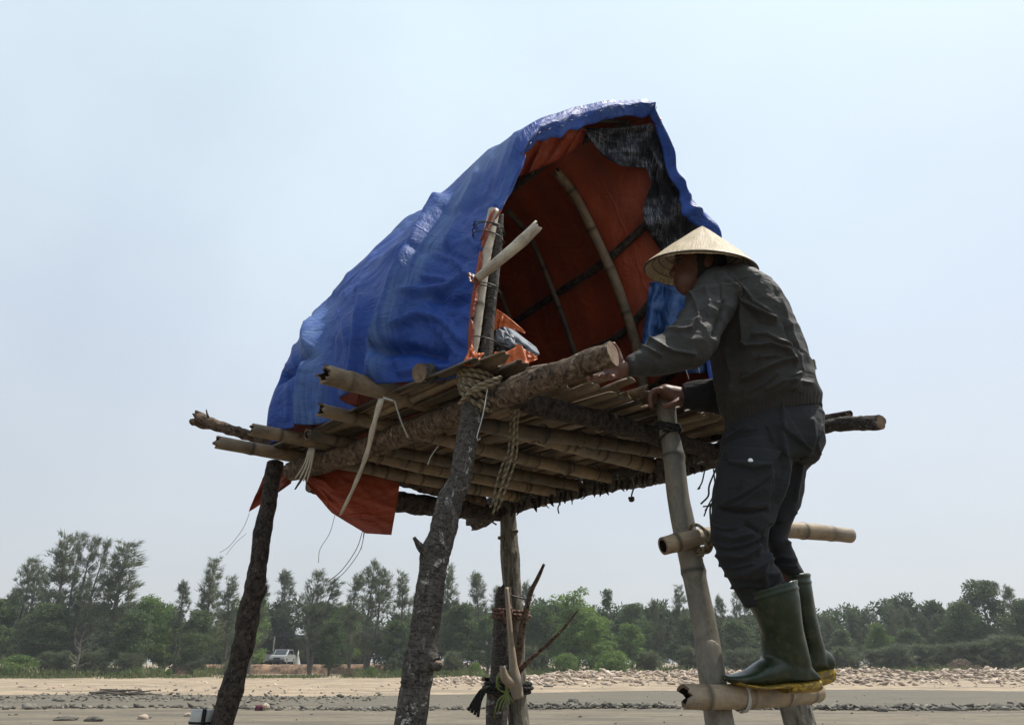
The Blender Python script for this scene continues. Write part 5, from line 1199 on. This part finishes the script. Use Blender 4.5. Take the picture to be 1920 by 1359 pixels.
for nm, top, bot, Y0, Y1 in (('orange_hem', [(929, 578), (950, 592), (985, 622)], [(926, 620), (946, 612), (984, 626)], 2.375, 2.37), ('orange_hem', [(926, 660), (950, 660), (978, 646)], [(930, 686), (955, 690), (992, 682)], 2.33, 2.32), ('orange_hem', [(966, 644), (985, 656), (1006, 668)], [(966, 688), (985, 684), (1008, 674)], 2.345, 2.335)):
    adopt(cloth(nm, top, bot, [(Y0,), (Y0,)], [(Y1,), (Y1,)], [ORANGE_FRESH, TARP_BLUE], 20, 12, 0.006, seed=len(nm) + int(Y0 * 100) % 7), sack)

# ------------------------------------------------------------------ ladder
lad = empty('ladder', (0.6, 2.4, 0.0), label='rough bamboo ladder at the right front of the hut with the man on it', category='ladder')
rail = [at(1248, 748, 2.63), at(1252, 800, 2.625), at(1262, 850, 2.62), at(1272, 936, 2.60), at(1293, 1036, 2.565), at(1308, 1110, 2.54), at(1326, 1200, 2.51), at(1350, 1359, 2.45)]
rail.append(down(rail[-1], rail[-3]))
adopt(pole('rail', rail, [0.0345, 0.0365, 0.0375, 0.038, 0.041, 0.038, 0.039, 0.042, 0.046], BAMBOO_GREY, None, bamboo=True, node_gap=0.45, end0='flat', end1='flat', lump=0.08, label='grey rail whose top the man grips'), lad)
adopt(pole('rung', [at(1243, 1024, 2.47), at(1300, 1010, 2.51), at(1360, 998, 2.66), at(1430, 994, 2.78), at(1500, 995, 2.88), at(1594, 1004, 3.0)], [0.028, 0.027, 0.029, 0.031, 0.031, 0.0285], BAMBOO_TAN, None, bamboo=True, node_gap=0.14, node_first=0.05, lump=0.1, label='upper rung of pale bamboo'), lad)
adopt(pole('rung', [at(1286, 1306, 2.36), at(1340, 1307, 2.38), at(1400, 1305, 2.44), at(1466, 1302, 2.56), at(1530, 1296, 2.74)], [0.035, 0.034, 0.036, 0.035, 0.034], BAMBOO_TAN, None, bamboo=True, node_gap=0.17, node_first=0.06, label='lower rung of tan bamboo under the boots'), lad)
for k in range(5): adopt(coil(at(1303 + k * 2.0, 1012, 2.53), (0.8, 0.3, 0.1 + 0.12 * k), 0.047, 0.0045, 1.1, 0.010, ROPE, 'rope_lashing', None, wob=0.08, tilt=0.2), lad)
for k in range(3): adopt(coil(at(1388 + k * 2, 1306, 2.43), (1, 0.2, 0.1 * k), 0.041, 0.003, 1.1, 0.006, STRING, 'rope_lashing', None, tilt=0.2), lad)
for k in range(4): adopt(coil(at(1252 + k, 792 + k * 5, 2.625), (-0.15, 0.0, 1), 0.0425, 0.0055, 1.05, 0.012, ROPE_DARK, 'rope_lashing', None, tilt=0.5 - 0.3 * (k == 3)), lad)
adopt(coil(at(1257, 818, 2.62), (-0.15, 0.0, 1), 0.044, 0.004, 1.05, 0.012, ROPE_DARK, 'rope_lashing', None, tilt=-0.35), lad)
for k in range(9): adopt(thread([at(1308, 1030, 2.51), at(1312 + k, 1036, 2.5), at(1306 + k * 1.6, 1044, 2.5)], 0.002, ROPE, 'rope_fray', None), lad)
# ------------------------------------------------------------------ the man
def sec(L0, R0, Y, b, YR=None): return (at(L0[0], L0[1], Y), at(R0[0], R0[1], Y if YR is None else YR), b)
def loft(secs, segs=36, sub=4):
    C = [(s[0] + s[1]) / 2 for s in secs]; Ax = [(s[1] - s[0]) / 2 for s in secs]; Bd = [s[2] for s in secs]; n = len(C)
    g = lambda Lx, k: Lx[max(0, min(n - 1, k))]
    vs, fs = [], []; rows = []
    for i in range(n - 1):
        for q in range(sub + (1 if i == n - 2 else 0)):
            t = q / sub; c = cr(g(C, i - 1), g(C, i), g(C, i + 1), g(C, i + 2), t); ax = cr(g(Ax, i - 1), g(Ax, i), g(Ax, i + 1), g(Ax, i + 2), t)
            b = Bd[i] * (1 - t) + Bd[i + 1] * t; tg = (g(C, i + 1) - g(C, i)).normalized() * (1 - t) + ((g(C, min(i + 2, n - 1)) - g(C, min(i + 1, n - 2))).normalized()) * t
            rows.append((c, ax, tg.cross(ax).normalized() * b))
    for c, ax, bx in rows:
        for k in range(segs):
            a_ = 2 * math.pi * k / segs; vs.append(c + ax * math.cos(a_) + bx * math.sin(a_))
    m = len(rows)
    for i in range(m - 1):
        for k in range(segs): fs.append((i * segs + k, i * segs + (k + 1) % segs, (i + 1) * segs + (k + 1) % segs, (i + 1) * segs + k))
    for base, c in ((0, rows[0][0]), ((m - 1) * segs, rows[-1][0])):
        ci = len(vs); vs.append(c)
        for k in range(segs): fs.append((base + k, base + (k + 1) % segs, ci))
    return vs, fs
def ell(c, r, rot=None, sub=ICO3_V):
    Mx = Euler(rot or (0, 0, 0)).to_matrix(); return [c + Mx @ V((v[0] * r[0], v[1] * r[1], v[2] * r[2])) for v in sub], list(ICO3_F)
def chain(pts, rads):
    d = tube_data(pts, rads, ds=0.004, segs=12); vs, fs = d[0], d[1]
    for p_, r_ in ((pts[0], rads[0]), (pts[-1], rads[-1])):
        e = ell(V(p_), (r_, r_, r_)); o = len(vs); vs = vs + e[0]; fs = fs + [tuple(i + o for i in f) for f in e[1]]
    return vs, fs
def union(name, parts, voxel, mat, smooth_it=3, hollow=None):
    vs, fs = [], []
    for p_ in parts:
        o = len(vs); vs += p_[0]; fs += [tuple(i + o for i in f) for f in p_[1]]
    me = mesh(name, vs, fs); bm = bmesh.new(); bm.from_mesh(me); bmesh.ops.recalc_face_normals(bm, faces=bm.faces); bm.to_mesh(me); bm.free()
    o = bpy.data.objects.new(name, me); COL.objects.link(o)
    md = o.modifiers.new('r', 'REMESH'); md.mode = 'VOXEL'; md.voxel_size = voxel; md.use_smooth_shade = True
    if smooth_it: sm = o.modifiers.new('s', 'SMOOTH'); sm.factor = 0.5; sm.iterations = smooth_it
    bpy.context.view_layer.update(); dg = bpy.context.evaluated_depsgraph_get()
    m2 = bpy.data.meshes.new_from_object(o.evaluated_get(dg), depsgraph=dg); bpy.data.objects.remove(o)
    m2.name = name; m2.materials.clear(); m2.materials.append(mat); m2.polygons.foreach_set('use_smooth', [True] * len(m2.polygons))
    return m2
def get_cn(me):
    n = len(me.vertices); co = np.zeros(n * 3); me.vertices.foreach_get('co', co); no = np.zeros(n * 3); me.vertices.foreach_get('normal', no); return co.reshape(-1, 3), no.reshape(-1, 3)
def set_co(me, co): me.vertices.foreach_set('co', co.astype(np.float32).ravel()); me.update()
def poly_mask(px, py, poly, soft):
    inside_ = np.zeros(px.shape, bool); n = len(poly)
    for i in range(n):
        (x0, y0), (x1, y1) = poly[i], poly[(i + 1) % n]; c_ = ((y0 > py) != (y1 > py)); xi = (x1 - x0) * (py - y0) / ((y1 - y0) + 1e-9) + x0; inside_ ^= c_ & (px < xi)
    d = seg_dist(px, py, list(poly) + [poly[0]]); sgn = np.where(inside_, d, -d); t = np.clip((sgn / soft + 1) / 2, 0, 1); return t * t * (3 - 2 * t)
def cloth_noise(co, nor, amp, sc, seed, stretch=(1, 1, 1)):
    d = np.array([1 - 2.2 * abs(nse((p[0] * stretch[0], p[1] * stretch[1], p[2] * stretch[2]), sc, seed)) for p in co]) * amp
    d += np.array([nse(p, sc * 3.1, seed + 5) for p in co]) * amp * 0.4; return d
# body: head, neck, torso, arms, hands and legs in one continuous surface
parts = []
hc = at(1312, 500, 2.43)
parts.append(ell(hc, (0.093, 0.075, 0.105), (0, 0.35, 0)))
parts.append(ell(hc + V((-0.035, 0, -0.045)), (0.062, 0.060, 0.075), (0, 0.5, 0)))        # jaw and face
parts.append(ell(hc + V((-0.058, 0, -0.095)), (0.026, 0.030, 0.020)))                        # chin
parts.append(chain([hc + V((-0.088, 0, 0.0)), hc + V((-0.103, 0, -0.028))], [0.009, 0.013]))  # nose
parts.append(chain([hc + V((-0.084, -0.018, -0.058)), hc + V((-0.088, 0, -0.060)), hc + V((-0.084, 0.018, -0.058))], [0.006, 0.008, 0.006]))
parts.append(chain([hc + V((-0.080, -0.030, 0.020)), hc + V((-0.088, 0.0, 0.022)), hc + V((-0.080, 0.030, 0.020))], [0.007, 0.008, 0.007]))
for s_ in (-1, 1): parts.append(ell(hc + V((0.012, 0.076 * s_, -0.018)), (0.018, 0.008, 0.030), (0, 0.3, 0)))
parts.append(loft([sec((1292, 520), (1345, 500), 2.43, 0.055), sec((1310, 545), (1368, 520), 2.43, 0.055), sec((1325, 580), (1400, 550), 2.43, 0.08)]))
parts.append(loft([sec((1340, 560), (1425, 550), 2.43, 0.12), sec((1345, 630), (1475, 622), 2.43, 0.12), sec((1355, 700), (1500, 690), 2.43, 0.12), sec((1370, 790), (1520, 775), 2.43, 0.12), sec((1370, 850), (1520, 840), 2.43, 0.12)]))
parts.append(loft([sec((1330, 545), (1370, 570), 2.33, 0.045), sec((1292, 600), (1335, 625), 2.26, 0.045), sec((1265, 638), (1310, 668), 2.21, 0.042), sec((1226, 652), (1250, 690), 2.17, 0.036), sec((1190, 672), (1200, 702), 2.13, 0.030), sec((1168, 680), (1172, 704), 2.115, 0.025)]))
parts.append(loft([sec((1390, 570), (1430, 575), 2.53, 0.05), sec((1380, 650), (1430, 655), 2.56, 0.045), sec((1372, 712), (1385, 765), 2.57, 0.04), sec((1320, 722), (1322, 764), 2.575, 0.035), sec((1279, 726), (1281, 762), 2.585, 0.028)]))
# left hand closing round the end of the log
pal = loft([sec((1172, 679), (1174, 705), 2.115, 0.024), sec((1160, 676), (1160, 710), 2.115, 0.020), sec((1142, 674), (1140, 706), 2.12, 0.017), sec((1128, 678), (1124, 702), 2.125, 0.014)])
parts.append(pal)
for k in range(4):
    b0 = at(1158 - k * 8, 694, 2.11); t_ = [b0, at(1152 - k * 12.5, 704 + k, 2.10), at(1146 - k * 13, 708 + k * 1.5, 2.07), at(1142 - k * 13, 703 + k * 2, 2.045)]
    parts.append(chain(t_, [0.0105, 0.0098, 0.0088, 0.0075]))
parts.append(chain([at(1162, 676, 2.105), at(1158, 660, 2.105), at(1150, 646, 2.09)], [0.012, 0.010, 0.0085]))
# right hand over the top of the ladder rail
parts.append(loft([sec((1279, 727), (1281, 762), 2.585, 0.026), sec((1262, 724), (1266, 760), 2.59, 0.034), sec((1244, 722), (1250, 752), 2.60, 0.040), sec((1233, 728), (1236, 748), 2.60, 0.038)]))
for k in range(4):
    yy = 2.55 + k * 0.0225; l_ = [1.0, 1.08, 1.03, 0.85][k]
    parts.append(chain([at(1238, 731, yy), at(1225, 734, yy), at(1219, 746 + k * 0.5, yy - 0.002), at(1221, 746 + 16 * l_, yy - 0.002)], [0.0112, 0.0104, 0.0094, 0.0082]))
parts.append(chain([at(1274, 750, 2.56), at(1262, 758, 2.545), at(1250, 762, 2.552), at(1243, 758, 2.556)], [0.0125, 0.0115, 0.0102, 0.0085]))
# legs
parts.append(loft([sec((1375, 830), (1470, 830), 2.38, 0.08), sec((1362, 930), (1440, 935), 2.37, 0.065), sec((1358, 1020), (1425, 1030), 2.37, 0.058), sec((1408, 1110), (1468, 1095), 2.395, 0.05), sec((1445, 1210), (1480, 1205), 2.42, 0.04), sec((1455, 1262), (1500, 1262), 2.44, 0.035)]))
parts.append(loft([sec((1440, 830), (1515, 830), 2.49, 0.08), sec((1435, 930), (1490, 935), 2.51, 0.065), sec((1430, 1000), (1472, 1005), 2.52, 0.055), sec((1460, 1090), (1500, 1085), 2.54, 0.045), sec((1500, 1190), (1530, 1185), 2.57, 0.035), sec((1510, 1250), (1540, 1250), 2.58, 0.033)]))
parts.append(loft([sec((1375, 790), (1520, 775), 2.43, 0.12), sec((1370, 840), (1518, 835), 2.43, 0.12), sec((1385, 870), (1505, 865), 2.43, 0.10)]))
body_me = union('person', parts, 0.0035, SKIN, 3)
co, no = get_cn(body_me); org = at(1440, 1292, 2.47)
set_co(body_me, co - np.array(org))
man = newobj('person', body_me, None, None, label='man in conical hat, dark jacket, black trousers and green boots climbing the ladder', category='person'); man.location = org
man.data.materials.clear(); man.data.materials.append(SKIN)
def P_(name, me, mat, **kw):
    me.materials.clear(); co, _ = get_cn(me); set_co(me, co - np.array(org)); me.materials.append(mat); o = newobj(name, me, None, man, **kw); return o
for s_ in (-1, 1):
    P_('eye', mesh('eye', ell(hc + V((-0.082, 0.030 * s_, 0.004)), (0.010, 0.011, 0.010))[0], ICO3_F), EYE)
hv = [hc + Euler((0, 0.35, 0)).to_matrix() @ V((v[0] * 0.099, v[1] * 0.081, v[2] * 0.111)) for v in ICO5_V]
hf = [f for f in ICO5_F if (sum((hv[i] - hc).x for i in f) / 3 > -0.03 or sum((hv[i] - hc).z for i in f) / 3 > 0.05) and sum((hv[i] - hc).z for i in f) / 3 > -0.08]
P_('hair', mesh('hair', hv, hf), HAIR)
# jacket
jp = [loft([sec((1362, 808), (1541, 771), 2.43, 0.135), sec((1358, 796), (1540, 758), 2.43, 0.142), sec((1352, 760), (1531, 733), 2.42, 0.155), sec((1342, 705), (1514, 690), 2.42, 0.165), sec((1335, 655), (1497, 640), 2.42, 0.165), sec((1326, 605), (1473, 588), 2.42, 0.165), sec((1320, 565), (1443, 548), 2.42, 0.16), sec((1318, 540), (1412, 524), 2.42, 0.13), sec((1322, 524), (1385, 513), 2.42, 0.08)]),
      loft([sec((1318, 519), (1392, 552), 2.36, 0.07), sec((1300, 537), (1382, 574), 2.31, 0.072), sec((1288, 560), (1368, 602), 2.27, 0.072), sec((1277, 588), (1350, 634), 2.24, 0.068), sec((1255, 618), (1328, 676), 2.20, 0.062), sec((1228, 634), (1280, 690), 2.17, 0.055), sec((1208, 648), (1240, 700), 2.145, 0.048), sec((1188, 662), (1208, 705), 2.125, 0.041), sec((1180, 668), (1196, 706), 2.12, 0.036), sec((1172, 674), (1180, 707), 2.115, 0.033)]),
      loft([sec((1375, 560), (1440, 565), 2.53, 0.07), sec((1370, 640), (1440, 650), 2.56, 0.065), sec((1360, 705), (1385, 775), 2.58, 0.058), sec((1350, 708), (1352, 774), 2.575, 0.052)]),
      loft([sec((1308, 538), (1345, 508), 2.43, 0.07), sec((1318, 556), (1375, 520), 2.43, 0.085)])]
jm = union('jacket', jp, 0.0035, JACKET, 5)
co, no = get_cn(jm)
JF = [([(1355, 518), (1378, 542), (1391, 567), (1419, 583), (1452, 597)], 0.014, 5), ([(1368, 516), (1394, 542), (1412, 567), (1444, 588)], 0.010, 4),
      ([(1391, 643), (1401, 651), (1422, 650), (1444, 647), (1475, 657), (1491, 680)], 0.016, 4), ([(1396, 712), (1433, 692), (1465, 677), (1486, 673)], 0.016, 5.5),
      ([(1415, 629), (1437, 627), (1458, 640), (1479, 648)], 0.012, 5), ([(1426, 670), (1454, 667), (1478, 676)], 0.010, 5), ([(1388, 560), (1390, 600), (1393, 642)], 0.010, 6),
      ([(1250, 621), (1275, 624), (1295, 618), (1309, 599)], 0.014, 4), ([(1222, 640), (1240, 653), (1262, 660), (1300, 664)], 0.012, 4), ([(1198, 645), (1212, 656), (1236, 668)], 0.010, 3.5),
      ([(1294, 547), (1305, 569), (1309, 592)], 0.008, 4), ([(1320, 540), (1330, 560), (1326, 590)], 0.006, 5), ([(1338, 628), (1348, 600), (1358, 566)], -0.014, 5),
      ([(1440, 730), (1465, 715), (1490, 712)], 0.010, 5), ([(1400, 735), (1430, 722), (1455, 700)], 0.009, 5), ([(1452, 530), (1470, 580), (1492, 640), (1505, 690)], 0.006, 5), ([(1470, 610), (1480, 640), (1500, 660)], -0.008, 4),
      ([(1500, 700), (1480, 706), (1470, 725)], 0.010, 4), ([(1520, 720), (1500, 716), (1488, 730)], 0.008, 4), ([(1405, 585), (1425, 605), (1450, 610)], -0.008, 6), ([(1360, 660), (1375, 700), (1370, 750)], 0.010, 8), ([(1342, 516), (1350, 538), (1356, 566), (1350, 590)], -0.006, 2.0), ([(1335, 522), (1365, 534), (1400, 522)], -0.004, 1.6)]
d = 1.25 * sculpt(co, no, JF) + cloth_noise(co, no, 0.0065, 9, 3, (1, 1, 1.6)) - 0.001
px, py = proj(co)
hem_y = 806 - (px - 1357) * 0.62 + (px - 1357) ** 2 * 0.00235      # gathered elastic waistband
band = 1 / (1 + np.exp(-(py - hem_y + 30) / 3.0))
d = d * (1 - 0.75 * band) + band * (0.0022 * np.sin(px * 0.95) - 0.006)
co = co + no * d[:, None]; set_co(jm, co)
P_('jacket', jm, JACKET)
# dark inner sleeve on the right arm
sm_ = union('sleeve', [loft([sec((1350, 706), (1352, 776), 2.575, 0.050), sec((1330, 712), (1332, 772), 2.575, 0.047), sec((1300, 717), (1303, 768), 2.58, 0.041), sec((1280, 722), (1282, 765), 2.585, 0.034)])], 0.0045, KNIT, 2)
co, no = get_cn(sm_); set_co(sm_, co + no * cloth_noise(co, no, 0.004, 22, 8)[:, None]); P_('sleeve', sm_, KNIT)
# trousers
tp = [loft([sec((1368, 790), (1534, 765), 2.43, 0.125), sec((1358, 820), (1541, 795), 2.43, 0.145), sec((1352, 850), (1541, 835), 2.43, 0.155), sec((1350, 880), (1528, 868), 2.43, 0.14)]),
      loft([sec((1356, 840), (1490, 850), 2.385, 0.10), sec((1346, 880), (1480, 890), 2.37, 0.098), sec((1340, 920), (1462, 930), 2.37, 0.092), sec((1336, 965), (1445, 970), 2.37, 0.086), sec((1337, 1010), (1437, 1022), 2.37, 0.080), sec((1350, 1052), (1448, 1055), 2.37, 0.078), sec((1370, 1086), (1462, 1074), 2.39, 0.068), sec((1388, 1120), (1472, 1096), 2.40, 0.056), sec((1400, 1138), (1478, 1118), 2.40, 0.052)]),
      loft([sec((1430, 845), (1535, 855), 2.49, 0.10), sec((1432, 880), (1506, 885), 2.50, 0.09), sec((1432, 925), (1502, 925), 2.51, 0.085), sec((1425, 965), (1488, 970), 2.52, 0.08), sec((1420, 1002), (1472, 1008), 2.52, 0.076), sec((1432, 1035), (1486, 1036), 2.53, 0.072), sec((1452, 1062), (1496, 1060), 2.535, 0.068), sec((1462, 1084), (1502, 1078), 2.55, 0.055), sec((1468, 1100), (1505, 1096), 2.55, 0.05)])]
tm_ = union('trousers', tp, 0.0038, TROUSER, 5)
co, no = get_cn(tm_); px, py = proj(co)
TFo = [([(1340, 985), (1358, 992), (1378, 990)], 0.007, 2.5), ([(1342, 1020), (1370, 1028), (1402, 1020), (1430, 1004)], 0.008, 3), ([(1352, 1058), (1380, 1064), (1410, 1056)], 0.008, 2.6), ([(1376, 1100), (1400, 1094), (1425, 1096)], 0.008, 2.6), ([(1410, 1080), (1436, 1074), (1458, 1076)], 0.007, 2.4), ([(1432, 985), (1420, 1010), (1422, 1040)], 0.007, 2.6), ([(1395, 900), (1385, 925), (1362, 942)], 0.005, 2.4), ([(1440, 800), (1452, 830), (1450, 846)], 0.006, 2.6), ([(1372, 800), (1390, 812), (1420, 806)], 0.005, 2.4), ([(1520, 850), (1500, 862), (1480, 858)], 0.007, 2.6), ([(1538, 800), (1528, 830), (1534, 850)], 0.005, 2.4), ([(1490, 960), (1478, 975), (1462, 980)], 0.006, 2.5), ([(1446, 1046), (1460, 1058), (1490, 1062)], 0.007, 2.4),
       ([(1355, 828), (1382, 814), (1405, 802)], 0.008, 5), ([(1364, 945), (1390, 930), (1417, 910), (1447, 884)], 0.008, 4), ([(1385, 950), (1420, 920), (1447, 892)], 0.007, 4), ([(1465, 800), (1475, 880), (1455, 940), (1440, 980)], 0.010, 7),
       ([(1345, 1000), (1375, 1010), (1410, 1000)], 0.009, 6), ([(1350, 1040), (1390, 1045), (1425, 1025)], 0.010, 6), ([(1366, 1075), (1400, 1072), (1440, 1050)], 0.010, 6), ([(1400, 985), (1425, 1000), (1437, 1030)], -0.010, 6), ([(1440, 1040), (1430, 1070), (1435, 1095)], 0.008, 5),
       ([(1358, 955), (1400, 962), (1432, 955)], -0.010, 4), ([(1440, 1050), (1465, 1042), (1488, 1050)], 0.007, 5), ([(1450, 1020), (1470, 1015), (1484, 1022)], 0.007, 5), ([(1500, 870), (1497, 900), (1490, 935)], 0.008, 5), ([(1520, 790), (1525, 820), (1515, 850)], 0.006, 6)]
d = 1.6 * sculpt(co, no, TFo) + cloth_noise(co, no, 0.0055, 8, 13, (1, 1, 1.5))
vw = co - np.array([0, 0, CZ]); vw /= np.linalg.norm(vw, axis=1)[:, None]; fc = np.clip(-(no * vw).sum(1) * 4, 0, 1) * (co[:, 1] < 2.5)
d += 0.014 * poly_mask(px, py, [(1359, 839), (1463, 848), (1444, 874), (1412, 882), (1371, 873)], 2.2) * fc
d += 0.011 * poly_mask(px, py, [(1357, 868), (1445, 872), (1440, 956), (1350, 952)], 3.0) * fc
d += 0.013 * poly_mask(px, py, [(1463, 758), (1484, 790), (1518, 845), (1490, 822), (1466, 806)], 2.0) * fc
d -= 0.006 * poly_mask(px, py, [(1463, 848), (1470, 880), (1452, 920), (1448, 880)], 5.0) * fc
co = co + no * d[:, None]; set_co(tm_, co); trou = P_('trousers', tm_, TROUSER)
k_ = int(np.argmin(np.hypot(px - 1406, py - 870) + (co[:, 1] > 2.45) * 1000)); bpos = V(co[k_]) - V((0, 0.002, 0))
sn = mesh('snap_button', ell(bpos, (0.0085, 0.005, 0.0085))[0], ICO3_F); so_ = P_('snap_button', sn, SNAP); so_.parent = trou
# boots
def boot(shaft, foot, solep, heelp, name, lab):
    bm_ = union(name, [loft(shaft), loft(foot)], 0.0042, RUBBER, 5); co, no = get_cn(bm_)
    d = np.array([nse(p, 14, 2) for p in co]) * 0.003; px, py = proj(co)
    topL = np.array([shaft[0][0][:], shaft[0][1][:]]); pl, pyl = proj(topL); line = np.interp(px, pl, pyl)
    d += 0.0028 * np.exp(-((py - line - 14) / 2.2) ** 2) + 0.003 * np.exp(-((py - line - 1) / 2.5) ** 2)     # moulded rim and ridge
    set_co(bm_, co + no * d[:, None]); b_ = P_(name, bm_, RUBBER, label=lab)
    sl_ = union('sole', [loft(solep), loft(heelp)], 0.0028, SOLE, 1); co, no = get_cn(sl_)
    P_('sole', sl_, SOLE).parent = b_; return b_
boot([sec((1396, 1116), (1492, 1088), 2.40, 0.085), sec((1404, 1134), (1495, 1116), 2.40, 0.083), sec((1418, 1160), (1500, 1152), 2.41, 0.078), sec((1428, 1190), (1505, 1185), 2.42, 0.072), sec((1430, 1220), (1513, 1220), 2.43, 0.064), sec((1425, 1248), (1521, 1248), 2.44, 0.056), sec((1420, 1272), (1524, 1276), 2.44, 0.052)],
     [sec((1523, 1262), (1523, 1279), 2.47, 0.040), sec((1500, 1236), (1500, 1281), 2.45, 0.047), sec((1465, 1222), (1465, 1283), 2.43, 0.050), sec((1430, 1236), (1430, 1285), 2.41, 0.053), sec((1405, 1253), (1405, 1286), 2.395, 0.054), sec((1382, 1262), (1380, 1282), 2.385, 0.048), sec((1364, 1267), (1363, 1276), 2.375, 0.032), sec((1359, 1269), (1359, 1273), 2.372, 0.015)],
     [sec((1526, 1271), (1526, 1287), 2.47, 0.038), sec((1500, 1275), (1500, 1289), 2.45, 0.044), sec((1465, 1279), (1465, 1290), 2.43, 0.048), sec((1425, 1283), (1425, 1292), 2.41, 0.051), sec((1395, 1281), (1395, 1288), 2.39, 0.049), sec((1374, 1276), (1374, 1281), 2.38, 0.034)],
     [sec((1527, 1274), (1527, 1297), 2.47, 0.040), sec((1495, 1276), (1495, 1300), 2.45, 0.047), sec((1470, 1280), (1470, 1300), 2.44, 0.048)], 'boot', 'near boot seen from the side, toe on the lower rung')
boot([sec((1460, 1080), (1514, 1077), 2.55, 0.078), sec((1466, 1110), (1519, 1105), 2.55, 0.076), sec((1474, 1150), (1527, 1145), 2.56, 0.072), sec((1484, 1190), (1535, 1185), 2.57, 0.066), sec((1488, 1220), (1544, 1218), 2.58, 0.06), sec((1488, 1250), (1552, 1250), 2.58, 0.052)],
     [sec((1554, 1225), (1554, 1262), 2.60, 0.036), sec((1530, 1210), (1530, 1266), 2.59, 0.044), sec((1500, 1208), (1500, 1270), 2.57, 0.048), sec((1465, 1225), (1465, 1272), 2.55, 0.05), sec((1435, 1245), (1435, 1272), 2.53, 0.048), sec((1412, 1255), (1412, 1268), 2.52, 0.03)],
     [sec((1556, 1247), (1556, 1274), 2.60, 0.038), sec((1530, 1252), (1530, 1278), 2.59, 0.047), sec((1500, 1262), (1500, 1282), 2.57, 0.05), sec((1460, 1266), (1460, 1282), 2.55, 0.052), sec((1425, 1266), (1425, 1278), 2.53, 0.045)],
     [sec((1555, 1260), (1555, 1280), 2.60, 0.037), sec((1530, 1264), (1530, 1288), 2.59, 0.045), sec((1508, 1268), (1508, 1288), 2.58, 0.046)], 'boot', 'far boot, mostly hidden, heel to the right')
# conical hat
hat_c = at(1313, 506, 2.43); rr_, hh_ = 0.203, 0.172
MT = Euler((R(10), 0, 0)).to_matrix() @ Euler((0, R(5.5) * -1 * -1, 0)).to_matrix()
vs, tu = [], []; NS, NR_ = 96, 40
def hat_pt(t, a_, off): 
    r_ = rr_ * t; z_ = hh_ * (1 - t) + 0.006 * math.sin(t * math.pi) - 0.006 * (t > 0.985); rip = 0.0022 * math.sin(a_ * 3 + t * 4) * t
    if off: r_ = max(0, r_ - 0.004); z_ -= 0.003
    return hat_c + MT @ V((math.cos(a_) * r_, math.sin(a_) * r_, z_ + rip + (0.003 * nse((math.cos(a_) * 4, math.sin(a_) * 4, t * 3), 1, 2))))
for lay in (0, 1):
    for j in range(NR_ + 1):
        t = max(0.004, j / NR_)
        for k in range(NS): a_ = 2 * math.pi * k / NS; vs.append(hat_pt(t, a_, lay)); tu.append((min(a_, 2 * math.pi - a_) * 1.0, t * 2.0, 0))
fs = []
for lay in (0, 1):
    o_ = lay * (NR_ + 1) * NS
    for j in range(NR_):
        for k in range(NS): f = (o_ + j * NS + k, o_ + j * NS + (k + 1) % NS, o_ + (j + 1) * NS + (k + 1) % NS, o_ + (j + 1) * NS + k); fs.append(f if lay else f[::-1])
    cI = len(vs); vs.append(hat_pt(0.0, 0, lay)); tu.append((0, 0, 0))
    for k in range(NS): f = (o_ + k, o_ + (k + 1) % NS, cI); fs.append(f[::-1] if lay else f)
b0, b1 = NR_ * NS, (NR_ + 1) * NS + NR_ * NS
for k in range(NS): fs.append((b0 + k, b0 + (k + 1) % NS, b1 + (k + 1) % NS, b1 + k))
hm = mesh('conical_hat', vs, fs); hm.attributes.new('tu', 'FLOAT_VECTOR', 'POINT').data.foreach_set('vector', np.array(tu, dtype=np.float32).ravel())
hat = P_('conical_hat', hm, HAT)
rim = [hat_c + MT @ V((math.cos(a_) * rr_, math.sin(a_) * rr_, -0.004)) - org for a_ in np.linspace(0, 2 * math.pi, 73)]
tobj('rim_hoop', tube_data(rim, 0.0042, ds=0.02, segs=8), BAMBOO_DIM, hat)
for q in range(1, 9):       # hoops inside the hat
    t = q / 9; rg_ = [hat_c + MT @ V((math.cos(a_) * (rr_ * t - 0.006), math.sin(a_) * (rr_ * t - 0.006), hh_ * (1 - t) - 0.006)) - org for a_ in np.linspace(0, 2 * math.pi, 49)]
    tobj('inner_hoop', tube_data(rg_, 0.0014, ds=0.03, segs=5), BAMBOO_DIM, hat)

# ------------------------------------------------------------------ the humid air over the flats
hz = box('haze', (0, 420, 9.0), (1300, 1000, 22), None, None, kind='stuff')
hm_ = bpy.data.materials.new('haze'); hm_.use_nodes = True; ht = hm_.node_tree; ht.nodes.clear()
pv = ht.nodes.new('ShaderNodeVolumePrincipled'); pv.inputs['Color'].default_value = (0.86, 0.90, 0.95, 1); pv.inputs['Density'].default_value = 0.0006
pv.inputs['Anisotropy'].default_value = 0.2
ho = ht.nodes.new('ShaderNodeOutputMaterial'); ht.links.new(pv.outputs[0], ho.inputs['Volume']); hz.data.materials.append(hm_)
